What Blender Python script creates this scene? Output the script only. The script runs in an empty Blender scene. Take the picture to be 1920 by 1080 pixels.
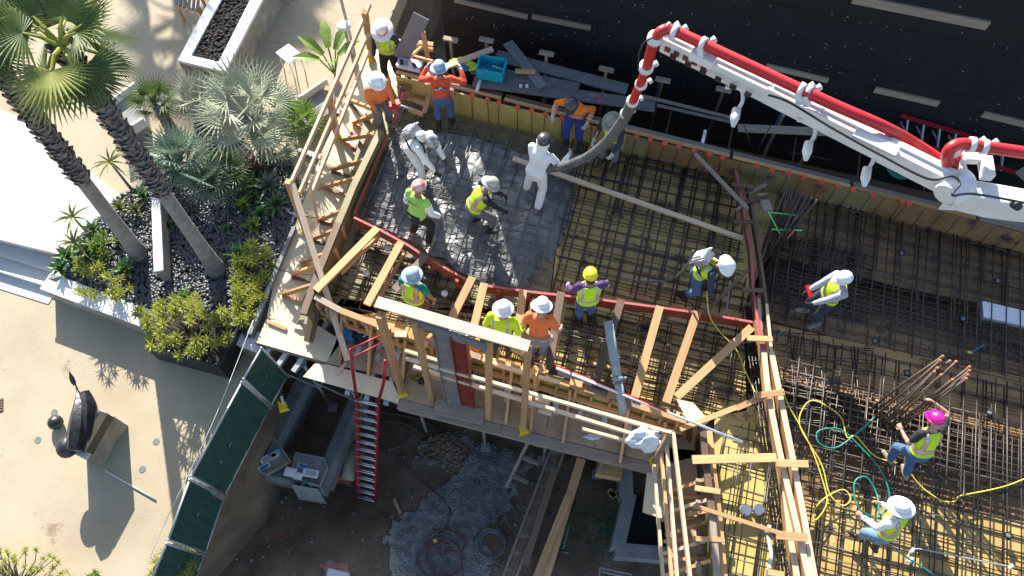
import bpy, bmesh, math, random
from mathutils import Vector, Matrix, noise
import numpy as np
R=math.radians
rnd=random.Random(7)
sc=bpy.context.scene
col=bpy.data.collections.new('site'); sc.collection.children.link(col)
# ---------------------------------------------------------------- camera, world, sun
CAMH=12.8; TILT=R(25.26); FPX=1530.0
cd=bpy.data.cameras.new('camera'); cam=bpy.data.objects.new('camera',cd); sc.collection.objects.link(cam)
cam.location=(0,0,CAMH); cam.rotation_euler=(TILT,0,0)
cd.sensor_width=36; cd.lens=36*FPX/1920; cd.clip_end=500; cd.clip_start=.1
sc.camera=cam
SUN_EL=R(30); SHX,SHY=.255,-.967          # direction shadows fall on the ground
sunvec=Vector((-SHX*math.cos(SUN_EL),-SHY*math.cos(SUN_EL),math.sin(SUN_EL)))
w=bpy.data.worlds.new('World'); sc.world=w; w.use_nodes=True
nt=w.node_tree; bg=nt.nodes['Background']; sky=nt.nodes.new('ShaderNodeTexSky'); sky.sky_type='NISHITA'
sky.sun_disc=False; sky.sun_elevation=SUN_EL; sky.sun_rotation=math.atan2(sunvec.x,sunvec.y)
nt.links.new(sky.outputs[0],bg.inputs[0]); bg.inputs[1].default_value=.11
sd=bpy.data.lights.new('sun','SUN'); sd.energy=5.0; sd.angle=R(.5); sd.color=(1,.935,.83)
sun=bpy.data.objects.new('sun',sd); sc.collection.objects.link(sun); sun.rotation_euler=sunvec.to_track_quat('Z','Y').to_euler(); sun.location=(0,0,30)
sc.view_settings.view_transform='Standard'; sc.view_settings.look='None'; sc.view_settings.exposure=1.35; sc.view_settings.gamma=1
# ---------------------------------------------------------------- geometry helpers
ct,st=math.cos(TILT),math.sin(TILT)
def at(px,py,z):
    """ground position of something seen at (px,py) of the survey picture and standing z metres above the deck"""
    u=(px-960)/FPX; v=(540-py)/FPX
    d=Vector((u,st+v*ct,-ct+v*st)); t=(z-CAMH)/d.z
    return Vector((0,0,CAMH))+d*t
E1=Vector((.967,-.256,0)).normalized(); E2=Vector((.256,.967,0)).normalized(); ZV=Vector((0,0,1))
def ab(p): return (p.dot(E1),p.dot(E2))
def fr(a,b,z=0): return E1*a+E2*b+ZV*z
def V(*a): return Vector(a)
class MB:
    def __init__(s): s.v=[];s.f=[];s.m=[];s.uv=[]
    def add(s,vs,fs,mi=0,uvs=None):
        o=len(s.v); s.v+= [tuple(p) for p in vs]
        for k,f in enumerate(fs):
            s.f.append([i+o for i in f]); s.m.append(mi if isinstance(mi,int) else mi[k])
            s.uv.append(uvs[k] if uvs else [(vs[i][0],vs[i][1]) for i in f])
        return s
    def bar(s,p0,p1,w,h,up=ZV,mi=0,top=None):
        p0=Vector(p0);p1=Vector(p1);d=p1-p0;L=d.length
        if L<1e-5: return s
        d/=L; sx=d.cross(up)
        if sx.length<1e-3: sx=d.cross(Vector((1,0,0)))
        sx.normalize(); uz=sx.cross(d).normalized()
        a=sx*w/2;b=uz*h/2
        vs=[p0-a-b,p0+a-b,p0+a+b,p0-a+b,p1-a-b,p1+a-b,p1+a+b,p1-a+b]
        fs=[(0,1,5,4),(1,2,6,5),(2,3,7,6),(3,0,4,7),(3,2,1,0),(4,5,6,7)]
        o=rnd.random()*9
        q=[(o,0),(o,w),(o+L,w),(o+L,0)]; q2=[(o,.3),(o,.3+h),(o+L,.3+h),(o+L,.3)]; e=[(o,0),(o+.02,0),(o+.02,h),(o,h)]
        t=mi if top is None else top
        s.add(vs,fs,[mi,mi,t,mi,mi,mi],[q,q2,[(x,y+.6) for x,y in q],[(x,y+.6) for x,y in q2],e,e]); return s
    def box(s,c,sx,sy,sz,rz=0,mi=0,top=None):
        """c = centre of the bottom face"""
        c=Vector(c); x=Vector((math.cos(rz),math.sin(rz),0))
        return s.bar(c-x*sx/2+ZV*sz/2,c+x*sx/2+ZV*sz/2,sy,sz,ZV,mi,top)
    def tube(s,pts,r,n=8,mi=0,caps=True,ell=None):
        pts=[Vector(p) for p in pts]; N=len(pts); rs=r if isinstance(r,(list,tuple)) else [r]*N
        vs=[];prev=None;L=0;Ls=[]
        for i,p in enumerate(pts):
            d=(pts[min(i+1,N-1)]-pts[max(i-1,0)])
            if d.length<1e-6: d=Vector((0,0,1))
            d.normalize()
            if prev is None:
                a=d.cross(ZV) if abs(d.z)<.95 else d.cross(Vector((1,0,0)))
            else: a=prev-d*prev.dot(d)
            a.normalize(); prev=a; b=d.cross(a)
            if i: L+=(p-pts[i-1]).length
            Ls.append(L)
            for k in range(n):
                t=2*math.pi*k/n; vs.append(p+(a*math.cos(t)+b*math.sin(t)*(ell or 1))*rs[i])
        fs=[];uv=[]
        for i in range(N-1):
            for k in range(n):
                k2=(k+1)%n; fs.append((i*n+k,i*n+k2,(i+1)*n+k2,(i+1)*n+k))
                uv.append([(Ls[i],k/n*.3),(Ls[i],(k+1)/n*.3),(Ls[i+1],(k+1)/n*.3),(Ls[i+1],k/n*.3)])
        if caps:
            fs.append(tuple(range(n))[::-1]); fs.append(tuple((N-1)*n+k for k in range(n)))
            uv.append([(0,0)]*n); uv.append([(0,0)]*n)
        return s.add(vs,fs,mi,uv)
    def prism(s,poly,z0,z1,mi=0,side=None,bottom=True):
        n=len(poly); P=[Vector((p[0],p[1],0)) for p in poly]
        ar=sum(P[i].x*P[(i+1)%n].y-P[(i+1)%n].x*P[i].y for i in range(n))
        if ar<0: P=P[::-1]
        vs=[p+ZV*z0 for p in P]+[p+ZV*z1 for p in P]
        fs=[tuple(range(n,2*n))]; m=[mi]; si=mi if side is None else side
        if bottom: fs.append(tuple(range(n))[::-1]); m.append(si)
        for i in range(n):
            j=(i+1)%n; fs.append((i,j,n+j,n+i)); m.append(si)
        return s.add(vs,fs,m)
    def lathe(s,prof,c,n=20,M=None,mi=0,sy=1.0):
        c=Vector(c); vs=[];N=len(prof)
        for r,z in prof:
            for k in range(n):
                t=2*math.pi*k/n; p=Vector((r*math.cos(t),r*math.sin(t)*sy,z))
                vs.append(c+(M@p if M else p))
        fs=[]
        for i in range(N-1):
            for k in range(n):
                k2=(k+1)%n; fs.append((i*n+k,i*n+k2,(i+1)*n+k2,(i+1)*n+k))
        if prof[0][0]>1e-4: fs.append(tuple(range(n))[::-1])
        if prof[-1][0]>1e-4: fs.append(tuple((N-1)*n+k for k in range(n)))
        return s.add(vs,fs,mi)
    def ball(s,c,r,n=12,M=None,mi=0,sc=(1,1,1)):
        prof=[(max(1e-5,math.sin(math.pi*i/8)*r),-math.cos(math.pi*i/8)*r*sc[2]) for i in range(9)]
        o=len(s.v); s.lathe([(a*sc[0],b) for a,b in prof],(0,0,0),n,None,mi,sc[1]/sc[0])
        c=Vector(c)
        for i in range(o,len(s.v)):
            p=Vector(s.v[i]); s.v[i]=tuple(c+(M@p if M else p))
        return s
    def blade(s,p,d,L,w,droop=.3,n=4,fold=.25,mi=0,tipw=0.05,up=ZV,mid=.35):
        """leaf: curved strip with a folded midrib"""
        d=Vector(d).normalized(); x=d.cross(up)
        if x.length<1e-3: x=Vector((1,0,0))
        x.normalize(); p=Vector(p); vs=[]; dd=d.copy()
        for i in range(n+1):
            t=i/n; ww=w*(math.sin(math.pi*min(1,(t*(1-mid)/(mid) if t<mid else 1)*.5+0.5*(t<mid)))*1.0 if t<mid else max(tipw,(1-(t-mid)/(1-mid))**.8))/1.0
            if t<mid: ww=w*(.45+.55*t/mid)
            nz=x.cross(dd).normalized()
            vs+=[p-x*ww/2+nz*ww*fold,p.copy(),p+x*ww/2+nz*ww*fold]
            p=p+dd*L/n; dd=(dd-ZV*droop/n*1.6).normalized()
        fs=[]
        for i in range(n): a=i*3; fs+=[(a,a+1,a+4,a+3),(a+1,a+2,a+5,a+4)]
        return s.add(vs,fs,mi)
    def mesh(s,name,origin=V(0,0,0)):
        me=bpy.data.meshes.new(name); o=Vector(origin)
        me.from_pydata([(x-o.x,y-o.y,z-o.z) for x,y,z in s.v],[],s.f)
        ul=me.uv_layers.new(name='uv'); flat=[c for u in s.uv for xy in u for c in xy]
        if len(flat)==2*len(me.loops): ul.data.foreach_set('uv',flat)
        me.polygons.foreach_set('material_index',s.m[:len(me.polygons)])
        return me
    def build(s,name,mat,parent=None,smooth=False,origin=None,bevel=0):
        if parent is not None: o=worldloc[parent.name]
        elif origin is not None: o=Vector(origin)
        else:
            xs=[p[0] for p in s.v]; ys=[p[1] for p in s.v]; o=Vector(((min(xs)+max(xs))/2,(min(ys)+max(ys))/2,min(p[2] for p in s.v)))
        me=s.mesh(name,o)
        return place(me,name,mat,parent,o,smooth,bevel)
worldloc={}
def place(me,name,mat,parent,o,smooth=False,bevel=0):
    for m in (mat if isinstance(mat,(list,tuple)) else [mat]): me.materials.append(m)
    if smooth: me.polygons.foreach_set('use_smooth',[True]*len(me.polygons))
    ob=bpy.data.objects.new(name,me); col.objects.link(ob); worldloc[ob.name]=Vector(o)
    if parent is not None: ob.parent=parent
    else: ob.location=o
    if bevel:
        b=ob.modifiers.new('bevel','BEVEL'); b.width=bevel; b.segments=2; b.limit_method='ANGLE'
    return ob
def tag(o,label=None,cat=None,group=None,kind=None):
    if label: o['label']=label
    if cat: o['category']=cat
    if group: o['group']=group
    if kind: o['kind']=kind
    return o
def thing(name,label,cat,loc,group=None):
    o=bpy.data.objects.new(name,None); o.empty_display_size=.2; col.objects.link(o); o.location=loc; worldloc[o.name]=Vector(loc)
    return tag(o,label,cat,group)
def dup(root,loc,rz,label,group=None):
    r=root.copy(); col.objects.link(r); r.location=loc; r.rotation_euler=(0,0,rz); r['label']=label
    if group: r['group']=group
    for ch in list(root.children):
        c=ch.copy(); col.objects.link(c); c.parent=r
        for g in ch.children:
            d=g.copy(); col.objects.link(d); d.parent=c
    return r
# ---------------------------------------------------------------- materials
def mk(name,c,rough=.7,metal=0,var=.25,scale=6,bump=0,bscale=None,c2=None,uvgrain=False,objvar=0,trans=0,spots=None,det=5,spec=.5):
    m=bpy.data.materials.new(name); m.use_nodes=True; n=m.node_tree.nodes; l=m.node_tree.links
    b=n['Principled BSDF']; b.inputs['Roughness'].default_value=rough; b.inputs['Metallic'].default_value=metal
    b.inputs['Specular IOR Level'].default_value=spec
    tc=n.new('ShaderNodeTexCoord'); mp=n.new('ShaderNodeMapping')
    if uvgrain:
        l.new(tc.outputs['UV'],mp.inputs[0]); mp.inputs['Scale'].default_value=(1.2,38,1)
    else: l.new(tc.outputs['Object'],mp.inputs[0])
    nz=n.new('ShaderNodeTexNoise'); nz.inputs['Scale'].default_value=1 if uvgrain else scale; nz.inputs['Detail'].default_value=det; nz.inputs['Roughness'].default_value=.62
    l.new(mp.outputs[0],nz.inputs[0])
    ra=n.new('ShaderNodeValToRGB'); l.new(nz.outputs[0],ra.inputs[0])
    ra.color_ramp.elements[0].position=.3; ra.color_ramp.elements[1].position=.72
    lo=tuple(x*(1-var) for x in c)+(1,); hi=tuple(min(1,x*(1+var)) for x in (c2 or c))+(1,)
    if c2: lo=tuple(c)+(1,); hi=tuple(c2)+(1,)
    ra.color_ramp.elements[0].color=lo; ra.color_ramp.elements[1].color=hi
    out=ra.outputs[0]
    if spots:   # (colour, scale, threshold)
        s2=n.new('ShaderNodeTexNoise'); s2.inputs['Scale'].default_value=spots[1]; s2.inputs['Detail'].default_value=6; s2.inputs['Roughness'].default_value=.7
        l.new(tc.outputs['Object'],s2.inputs[0])
        r2=n.new('ShaderNodeValToRGB'); r2.color_ramp.elements[0].position=spots[2]; r2.color_ramp.elements[1].position=spots[2]+.07
        l.new(s2.outputs[0],r2.inputs[0]); mx=n.new('ShaderNodeMixRGB'); l.new(r2.outputs[0],mx.inputs[0]); l.new(out,mx.inputs[1]); mx.inputs[2].default_value=tuple(spots[0])+(1,); out=mx.outputs[0]
    if objvar:
        oi=n.new('ShaderNodeObjectInfo'); hs=n.new('ShaderNodeHueSaturation'); mr=n.new('ShaderNodeMapRange')
        mr.inputs[3].default_value=1-objvar; mr.inputs[4].default_value=1+objvar; l.new(oi.outputs['Random'],mr.inputs[0]); l.new(mr.outputs[0],hs.inputs['Value']); l.new(out,hs.inputs['Color']); out=hs.outputs[0]
    l.new(out,b.inputs['Base Color'])
    if bump:
        bn=n.new('ShaderNodeTexNoise'); bn.inputs['Scale'].default_value=bscale or scale*4; bn.inputs['Detail'].default_value=6
        l.new(tc.outputs['Object'],bn.inputs[0]); bp=n.new('ShaderNodeBump'); bp.inputs['Strength'].default_value=min(1,bump); bp.inputs['Distance'].default_value=.03 if bump<=1 else .03*bump
        l.new(bn.outputs[0],bp.inputs['Height']); l.new(bp.outputs[0],b.inputs['Normal'])
    if trans:
        ts=n.new('ShaderNodeBsdfTranslucent'); ms=n.new('ShaderNodeMixShader'); ms.inputs[0].default_value=trans
        l.new(out,ts.inputs[0]); l.new(b.outputs[0],ms.inputs[1]); l.new(ts.outputs[0],ms.inputs[2]); l.new(ms.outputs[0],n['Material Output'].inputs[0])
    return m
W_new=mk('new_lumber',(.40,.205,.08),.75,var=.22,uvgrain=True,objvar=.28,c2=(.62,.36,.17),spots=((.22,.13,.08),3,.66))
W_pale=mk('pale_lumber',(.56,.40,.25),.75,uvgrain=True,objvar=.12,c2=(.70,.54,.37))
W_old=mk('weathered_lumber',(.20,.155,.12),.85,uvgrain=True,objvar=.25,c2=(.33,.27,.21))
W_dark=mk('wet_dark_lumber',(.085,.05,.032),.6,uvgrain=True,objvar=.25,c2=(.17,.10,.06))
W_red=mk('red_stained_lumber',(.25,.055,.03),.6,uvgrain=True,objvar=.1,c2=(.36,.10,.05))
W_pink=mk('pink_painted_edge',(.33,.04,.06),.65,uvgrain=True,c2=(.48,.14,.13))
W_grey=mk('grey_plank',(.10,.105,.11),.8,uvgrain=True,objvar=.2,c2=(.20,.205,.21),spots=((.30,.32,.34),3,.63))
P_pale=mk('pale_plywood',(.60,.49,.30),.7,scale=1.7,var=.12,c2=(.72,.63,.44),spots=((.26,.19,.12),5,.66))
P_osb=mk('dirty_plywood',(.34,.235,.14),.85,scale=3,c2=(.48,.36,.23),spots=((.14,.09,.05),9,.60),bump=.2,bscale=40)
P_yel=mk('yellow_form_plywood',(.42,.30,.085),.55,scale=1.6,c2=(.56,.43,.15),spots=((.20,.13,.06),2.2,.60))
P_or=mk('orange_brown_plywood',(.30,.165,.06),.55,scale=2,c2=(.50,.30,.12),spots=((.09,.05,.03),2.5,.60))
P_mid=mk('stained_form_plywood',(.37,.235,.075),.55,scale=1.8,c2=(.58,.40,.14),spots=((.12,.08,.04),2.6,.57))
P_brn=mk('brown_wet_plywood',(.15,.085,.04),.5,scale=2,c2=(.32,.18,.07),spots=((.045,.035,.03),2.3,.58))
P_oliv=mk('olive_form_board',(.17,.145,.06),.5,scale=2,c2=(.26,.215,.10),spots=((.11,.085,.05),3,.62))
REB=mk('rebar_steel',(.030,.026,.027),.42,metal=.35,var=.5,scale=8,c2=(.085,.07,.062),spec=.6)
REB_C=mk('cement_splashed_rebar',(.07,.07,.072),.6,scale=6,c2=(.20,.20,.20))
REB_D=mk('rebar_rusty',(.065,.042,.033),.6,metal=.2,scale=9,c2=(.16,.105,.075))
CONC_WET=mk('wet_concrete',(.085,.09,.092),.34,scale=1.6,c2=(.24,.24,.23),bump=.5,bscale=11,spec=.6)
CONC_D=mk('dark_concrete',(.085,.095,.10),.7,scale=3,c2=(.16,.17,.175),bump=.3)  # darker grey concrete for the pit grade beams
CONC=mk('grey_concrete',(.17,.175,.17),.85,scale=3,c2=(.28,.285,.28),bump=.15)
CONC_L=mk('light_concrete',(.44,.43,.40),.85,scale=1.3,c2=(.58,.57,.54),bump=.08)
PLAST=mk('white_plaster',(.60,.60,.58),.8,scale=2,c2=(.74,.74,.72),bump=.05)
STONE=mk('stacked_stone',(.20,.17,.13),.9,scale=4,c2=(.40,.36,.30),bump=.8,bscale=16)
SAND=mk('decomposed_granite',(.33,.275,.185),.95,scale=.7,c2=(.44,.375,.265),bump=.35,bscale=60,det=9,spots=((.235,.185,.125),1.6,.63))
DIRT=mk('dug_dirt',(.085,.055,.035),.95,scale=1.2,c2=(.20,.14,.09),bump=1,bscale=14,det=9,spots=((.21,.165,.115),1.1,.66))
GRAVEL=mk('grey_gravel',(.17,.165,.155),.95,scale=3,c2=(.33,.32,.30),bump=1,bscale=50)
STONES=mk('gravel_stone',(.13,.13,.13),.9,scale=9,c2=(.27,.27,.265))
PEB=mk('black_pebble',(.025,.028,.034),.38,scale=4,c2=(.085,.09,.10),spec=.6)
MEMB=mk('black_membrane',(.0075,.0085,.012),.62,scale=3,c2=(.013,.015,.020),bump=.25,bscale=5,spots=((.028,.030,.034),1.6,.66),spec=.35)
WHITE=mk('white_boom_paint',(.70,.70,.68),.4,scale=4,var=.06,spots=((.38,.36,.33),5,.66))
ALU=mk('aluminium',(.5,.52,.54),.4,metal=.6,scale=6,var=.12)
GALV=mk('galvanised',(.35,.37,.39),.5,metal=.4,scale=9,var=.2)
REDP=mk('red_pipe_paint',(.48,.010,.014),.42,scale=5,var=.15,spec=.6)
REDF=mk('red_fibreglass',(.30,.015,.02),.45,scale=7,var=.25)
RUB=mk('grey_rubber_hose',(.055,.06,.066),.6,scale=10,c2=(.13,.14,.15))
BLK=mk('black_plastic',(.012,.012,.014),.5,scale=5,var=.3)
ORG2=mk('dull_orange_cap',(.42,.13,.06),.6,scale=20,var=.15)
ORG=mk('orange_cap',(.75,.10,.04),.5,scale=20,var=.12,objvar=.12)
YEL=mk('yellow_plastic',(.75,.52,.01),.45,scale=6,var=.12)
YROPE=mk('yellow_cord',(.62,.50,.06),.6,scale=12,var=.15)
GHOSE=mk('green_hose',(.01,.20,.155),.45,scale=7,var=.25)
BROWNH=mk('dull_red_hose',(.13,.055,.05),.6,scale=5,var=.3)
GREYC=mk('grey_cable',(.14,.155,.17),.6,scale=8,var=.2)
BLUEC=mk('turquoise_plastic',(.01,.36,.48),.4,scale=4,var=.12)
BLUET=mk('blue_fabric',(.02,.14,.33),.6,scale=7,var=.3)
GREENN=mk('green_screen_mesh',(.010,.045,.034),.75,scale=40,c2=(.022,.085,.062),bump=.5,bscale=30)
WPL=mk('white_plastic',(.66,.68,.70),.4,scale=5,var=.08)
BEIGE=mk('beige_case',(.25,.22,.15),.7,scale=8,var=.25)
TUBEB=mk('blue_grey_tube',(.16,.24,.29),.55,scale=9,c2=(.30,.37,.41))
PINK=mk('marking_pink',(.75,.04,.22),.6,scale=8,var=.15)
NEON=mk('neon_green_tape',(.16,.75,.22),.6,scale=5,var=.1)
STEELG=mk('grey_steel_primer',(.17,.16,.16),.6,metal=.2,scale=3,c2=(.28,.25,.24))
STEELR=mk('red_oxide_primer',(.17,.022,.012),.55,scale=3,c2=(.23,.035,.02))
SCULP=mk('dark_bronze',(.022,.023,.028),.4,metal=.5,scale=6,c2=(.055,.055,.06),spots=((.14,.135,.13),7,.7),bump=.3,bscale=12)
SOIL=mk('dark_mulch',(.010,.008,.008),.95,scale=20,c2=(.045,.035,.03),bump=1,bscale=45)
PLANTERB=mk('black_planter',(.015,.016,.018),.35,scale=3,var=.2)
TRUNK=mk('palm_trunk_bark',(.17,.155,.145),.9,scale=7,c2=(.30,.275,.255),bump=.5,bscale=30)
BOOT=mk('palm_leaf_base',(.10,.088,.085),.9,scale=9,c2=(.28,.25,.24),bump=.5,bscale=30)
def leaf(n,a,b,tr=.25,rough=.45): return mk(n,a,rough,scale=3.5,c2=b,trans=tr)
L_PALM=leaf('palm_leaf_green',(.04,.085,.018),(.13,.19,.04),.35)
L_PALM2=leaf('palm_leaf_yellow',(.20,.24,.05),(.40,.42,.13),.4)
L_SILV=leaf('silver_leaf',(.17,.21,.13),(.40,.43,.31),.15,.6)
L_BLUE=leaf('blue_green_leaf',(.10,.17,.11),(.24,.32,.22),.15,.6)
L_GRN=leaf('bright_green_leaf',(.09,.17,.02),(.21,.33,.05),.3)
L_AGAVE=leaf('agave_leaf',(.05,.13,.035),(.14,.26,.08),.12)
L_ALOE=leaf('aloe_leaf',(.12,.14,.03),(.26,.26,.07),.1)
L_YEL=leaf('yellow_green_leaf',(.20,.24,.02),(.48,.48,.09),.35)
STEM=mk('pale_stem',(.20,.16,.12),.9,scale=9,var=.25)
# ---------------------------------------------------------------- levels
G=-1.0      # garden
PIT=-3.5   # excavation floor
PF=-.45    # working platform
def P2(l,z): return [at(x,y,z) for x,y in l]
def inpoly(x,y,poly):
    c=False; n=len(poly)
    for i in range(n):
        x1,y1=poly[i][0],poly[i][1]; x2,y2=poly[(i+1)%n][0],poly[(i+1)%n][1]
        if (y1>y)!=(y2>y) and x<(x2-x1)*(y-y1)/(y2-y1)+x1: c=not c
    return c
# ---------------------------------------------------------------- garden ground and pit
edge=[at(x,y,G) for x,y in [(225,1160),(300,1045),(414,925),(480,790),(498,705),(470,640),(556,432),(600,330),(668,190),(748,-5)]]
edge.append(edge[-1]+(edge[-1]-edge[-2])*6)
edge.insert(0,edge[0]+(edge[0]-edge[1])*10)
GL=G; G=GL+.42
bed=P2([(225,372),(100,500),(128,520),(258,575),(395,588),(470,634),(556,432),(560,350),(545,300),(420,290),(300,330)],G)
up_=[at(-60,428,G),at(112,470,G),at(100,500,G),at(98,522,G),at(256,588,G),at(432,636,G),at(476,640,G),at(556,432,G)]+[at(x,y,G) for x,y in [(600,330),(668,190),(748,-5)]]
up_.append(up_[-1]+(up_[-1]-up_[-2])*6); up_=[V(-70,up_[0].y,0)]+up_+[V(-70,up_[-1].y,0)]
m=MB(); m.prism(up_,G-.5,G); tag(m.build('garden_terrace',SAND),'raised granite terrace of the garden',kind='structure')
G=GL
m=MB(); poly=[V(-70,edge[0].y,0)]+edge+[V(-70,edge[-1].y,0)]
m.prism(poly,G-.25,G); tag(m.build('garden_ground',SAND),'pale decomposed granite garden ground',kind='structure')
# retaining bank below the garden edge
def grid(name,x0,x1,y0,y1,n,m_,hf,mat,label,kind,mask=None):
    g=MB(); idx={}; vs=[]
    for j in range(m_+1):
        for i in range(n+1):
            x=x0+(x1-x0)*i/n; y=y0+(y1-y0)*j/m_; vs.append((x,y,hf(x,y)))
    fs=[]
    for j in range(m_):
        for i in range(n):
            if mask and not mask(x0+(x1-x0)*(i+.5)/n,y0+(y1-y0)*(j+.5)/m_): continue
            a=j*(n+1)+i; fs.append((a,a+1,a+n+2,a+n+1))
    g.add(vs,fs); o=g.build(name,mat,None,True,origin=(0,0,0)); tag(o,label,kind=kind); return o
mounds=[(at(560,1045,PIT),1.3,.5),(at(665,1040,PIT),.9,.55),(at(840,830,PIT),.7,.25),(at(790,1010,PIT),1.3,.12)]
def pith(x,y):
    h=.12*noise.noise(Vector((x*.7,y*.7,0)))+.07*noise.noise(Vector((x*2.3,y*2.3,3)))+.035*noise.noise(Vector((x*7,y*7,5)))
    for c,r,hh in mounds:
        d=((x-c.x)**2+(y-c.y)**2)/r**2; h+=hh*math.exp(-d*1.6)
    return PIT+h-.05
grid('pit_dirt',-16,16,-8,24,230,230,pith,DIRT,'dark dug dirt floor of the excavation','structure')
m=MB(); m.prism([(-150,-120),(150,-120),(150,160),(-150,160)],PIT-1.2,PIT-1.0); tag(m.build('ground',DIRT),'ground beneath the whole site',kind='structure')
m=MB()
ei=[]
for i in range(len(edge)-1):
    a=edge[i];b=edge[i+1]; k=max(1,int((b-a).length/.35)); k=min(k,40)
    for j in range(k): ei.append(a.lerp(b,j/k))
ei.append(edge[-1])
vs=[];fs=[]; C=7
for i,p in enumerate(ei):
    t=(ei[min(i+1,len(ei)-1)]-ei[max(0,i-1)]).normalized(); nr=Vector((t.y,-t.x,0))
    for c in range(C):
        f=c/(C-1); q=p+nr*(f*.22-.05+.08*noise.noise(Vector((p.x*1.5,p.y*1.5,f*4)))*min(1,3*f)); q.z=G-.26+(PIT-.2-G+.26)*f; vs.append(q)
for i in range(len(ei)-1):
    for c in range(C-1):
        a=i*C+c; fs.append((a,a+1,a+C+1,a+C))
m.add(vs,fs); tag(m.build('dirt_bank',DIRT,None,True),'dirt bank dropping from the garden to the pit',kind='structure')
# gravel patch in the pit
gp=P2([(800,830),(870,815),(985,850),(945,960),(900,1010),(920,1090),(740,1090),(745,1000),(780,950),(870,880),(770,870)],PIT)
grid('gravel_patch',min(p.x for p in gp)-.9,max(p.x for p in gp)+.9,min(p.y for p in gp)-.9,max(p.y for p in gp)+.9,120,120,lambda x,y:pith(x,y)+.03+.02*noise.noise(Vector((x*9,y*9,0))),GRAVEL,'grey gravel spread on the pit floor','stuff',
     mask=lambda x,y: inpoly(x+.45*noise.noise(Vector((x*1.5,y*1.5,1)))+.15*noise.noise(Vector((x*7,y*7,1))),y+.45*noise.noise(Vector((x*1.5,y*1.5,9)))+.15*noise.noise(Vector((x*7,y*7,9))),gp))
G=GL+.42
def pebbles(name,mat,poly,n,s0,s1,zf,label,flat=.55,subd=1,seed=1,avoid=()):
    rr=random.Random(seed)
    bm=bmesh.new(); bmesh.ops.create_icosphere(bm,subdivisions=subd,radius=1); bv=np.array([v.co[:] for v in bm.verts]); bf=np.array([[v.index for v in f.verts] for f in bm.faces]); bm.free()
    xs=[p[0] for p in poly]; ys=[p[1] for p in poly]; V_=[];F_=[];k=0;tries=0
    while k<n and tries<n*30:
        tries+=1; x=rr.uniform(min(xs),max(xs)); y=rr.uniform(min(ys),max(ys))
        if not inpoly(x,y,poly): continue
        s=rr.uniform(s0,s1); a=rr.uniform(0,6.3); e=rr.uniform(.65,1)
        M=np.array([[math.cos(a)*s,-math.sin(a)*s*e,0],[math.sin(a)*s,math.cos(a)*s*e,0],[0,0,s*flat]])
        V_.append(bv@M.T+np.array([x,y,zf(x,y)+rr.uniform(-.01,.02)])); F_.append(bf+k*len(bv)); k+=1
    v=np.concatenate(V_); f=np.concatenate(F_); me=bpy.data.meshes.new(name); me.from_pydata(v.tolist(),[],f.tolist())
    o=place(me,name,mat,None,V(0,0,0),True); return tag(o,label,kind='stuff')
m=MB(); m.prism(bed,G-.02,G+.035); tag(m.build('planting_bed_soil',SOIL),'dark soil under the pebbles of the planting bed',kind='structure')
pebbles('black_pebbles',PEB,bed,8500,.028,.058,lambda x,y:G+.055,'black river pebbles mulching the planting bed',seed=3)
pebbles('gravel_stones',STONES,gp,3200,.008,.026,lambda x,y:pith(x,y)+.035,'loose gravel stones on the pit floor',.8,1,5)
pebbles('scattered_rocks',STONES,P2([(480,900),(1000,780),(1000,1090),(400,1090)],PIT),160,.012,.04,lambda x,y:pith(x,y)+.02,'loose stones scattered over the dug dirt',.8,1,6)
pebbles('rubble_heap',DIRT,P2([(790,830),(840,815),(880,840),(860,870),(800,865)],PIT),420,.03,.06,lambda x,y:pith(x,y)+.03,'heap of broken stone near the post base',.8,1,8)
# patio and steps at the left
m=MB(); m.prism(P2([(-400,180),(0,205),(60,230),(232,372),(118,470),(112,477),(-62,434),(-400,360)],G+.02),G-.1,G+.02); tag(m.build('patio',CONC_L),'bright concrete patio by the palms',kind='structure')
stp=thing('concrete_steps','broad light concrete steps going down beside the pebble planter','steps',at(50,500,GL))
ex=(at(112,452,G)-at(0,418,G)); ex.z=0; ex.normalize(); ey=V(-ex.y,ex.x,0)
for i in range(4):
    z=GL+.42-.105*(i+1)+.02; e=at(112-7*i,478+30*i,z); m=MB(); a_=e-ey*.02; f_=e+ey*.55
    m.prism([tuple((a_)[:2]),tuple(f_[:2]),tuple((f_-ex*8)[:2]),tuple((a_-ex*8)[:2])],GL-.02,z-.004*(i==3)); m.build('step',CONC_L,stp)
G=GL
# planter walls
def wall(name,label,pts,w,h,mats,g=G,cat='wall',z=None):
    t=thing(name,label,cat,pts[0]); m=MB(); c=MB()
    for a,b in zip(pts[:-1],pts[1:]):
        a=Vector(a);b=Vector(b); d=(b-a).normalized(); 
        m.bar(a-d*w*.45+ZV*(h/2-.02),b+d*w*.45+ZV*(h/2-.02),w-.03,h-.04); c.bar(a-d*w/2+ZV*(h-.02),b+d*w/2+ZV*(h-.02),w,.045)
    m.build('wall_body',mats[0],t); c.build('coping',mats[1],t); return t
a=at(118,565,G); b=at(268,612,G)
wall('planter_wall','white coped low planter wall between the steps and the black planter',[at(100,532,G+.5)-ZV*.5,at(256,590,G+.5)-ZV*.5],.34,.5,(STONE,PLAST))
wall('planter_wall','short white planter wall end between black planter and green fence',[at(432,622,G+.42)-ZV*.42,at(474,638,G+.42)-ZV*.42],.36,.42,(STONE,PLAST))
wall('planter_wall','stub of planter wall rising from the steps beside aloes',[at(104,518,G+.5)-ZV*.5,at(124,492,G+.5)-ZV*.5],.2,.5,(PLAST,PLAST))
G=GL+.42
wall('planter_wall','thin white block garden wall standing in black pebbles between the palms',[at(291,350,G+.5)-ZV*.5,at(297,500,G+.5)-ZV*.5],.16,.5,(STONE,PLAST))
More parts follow.
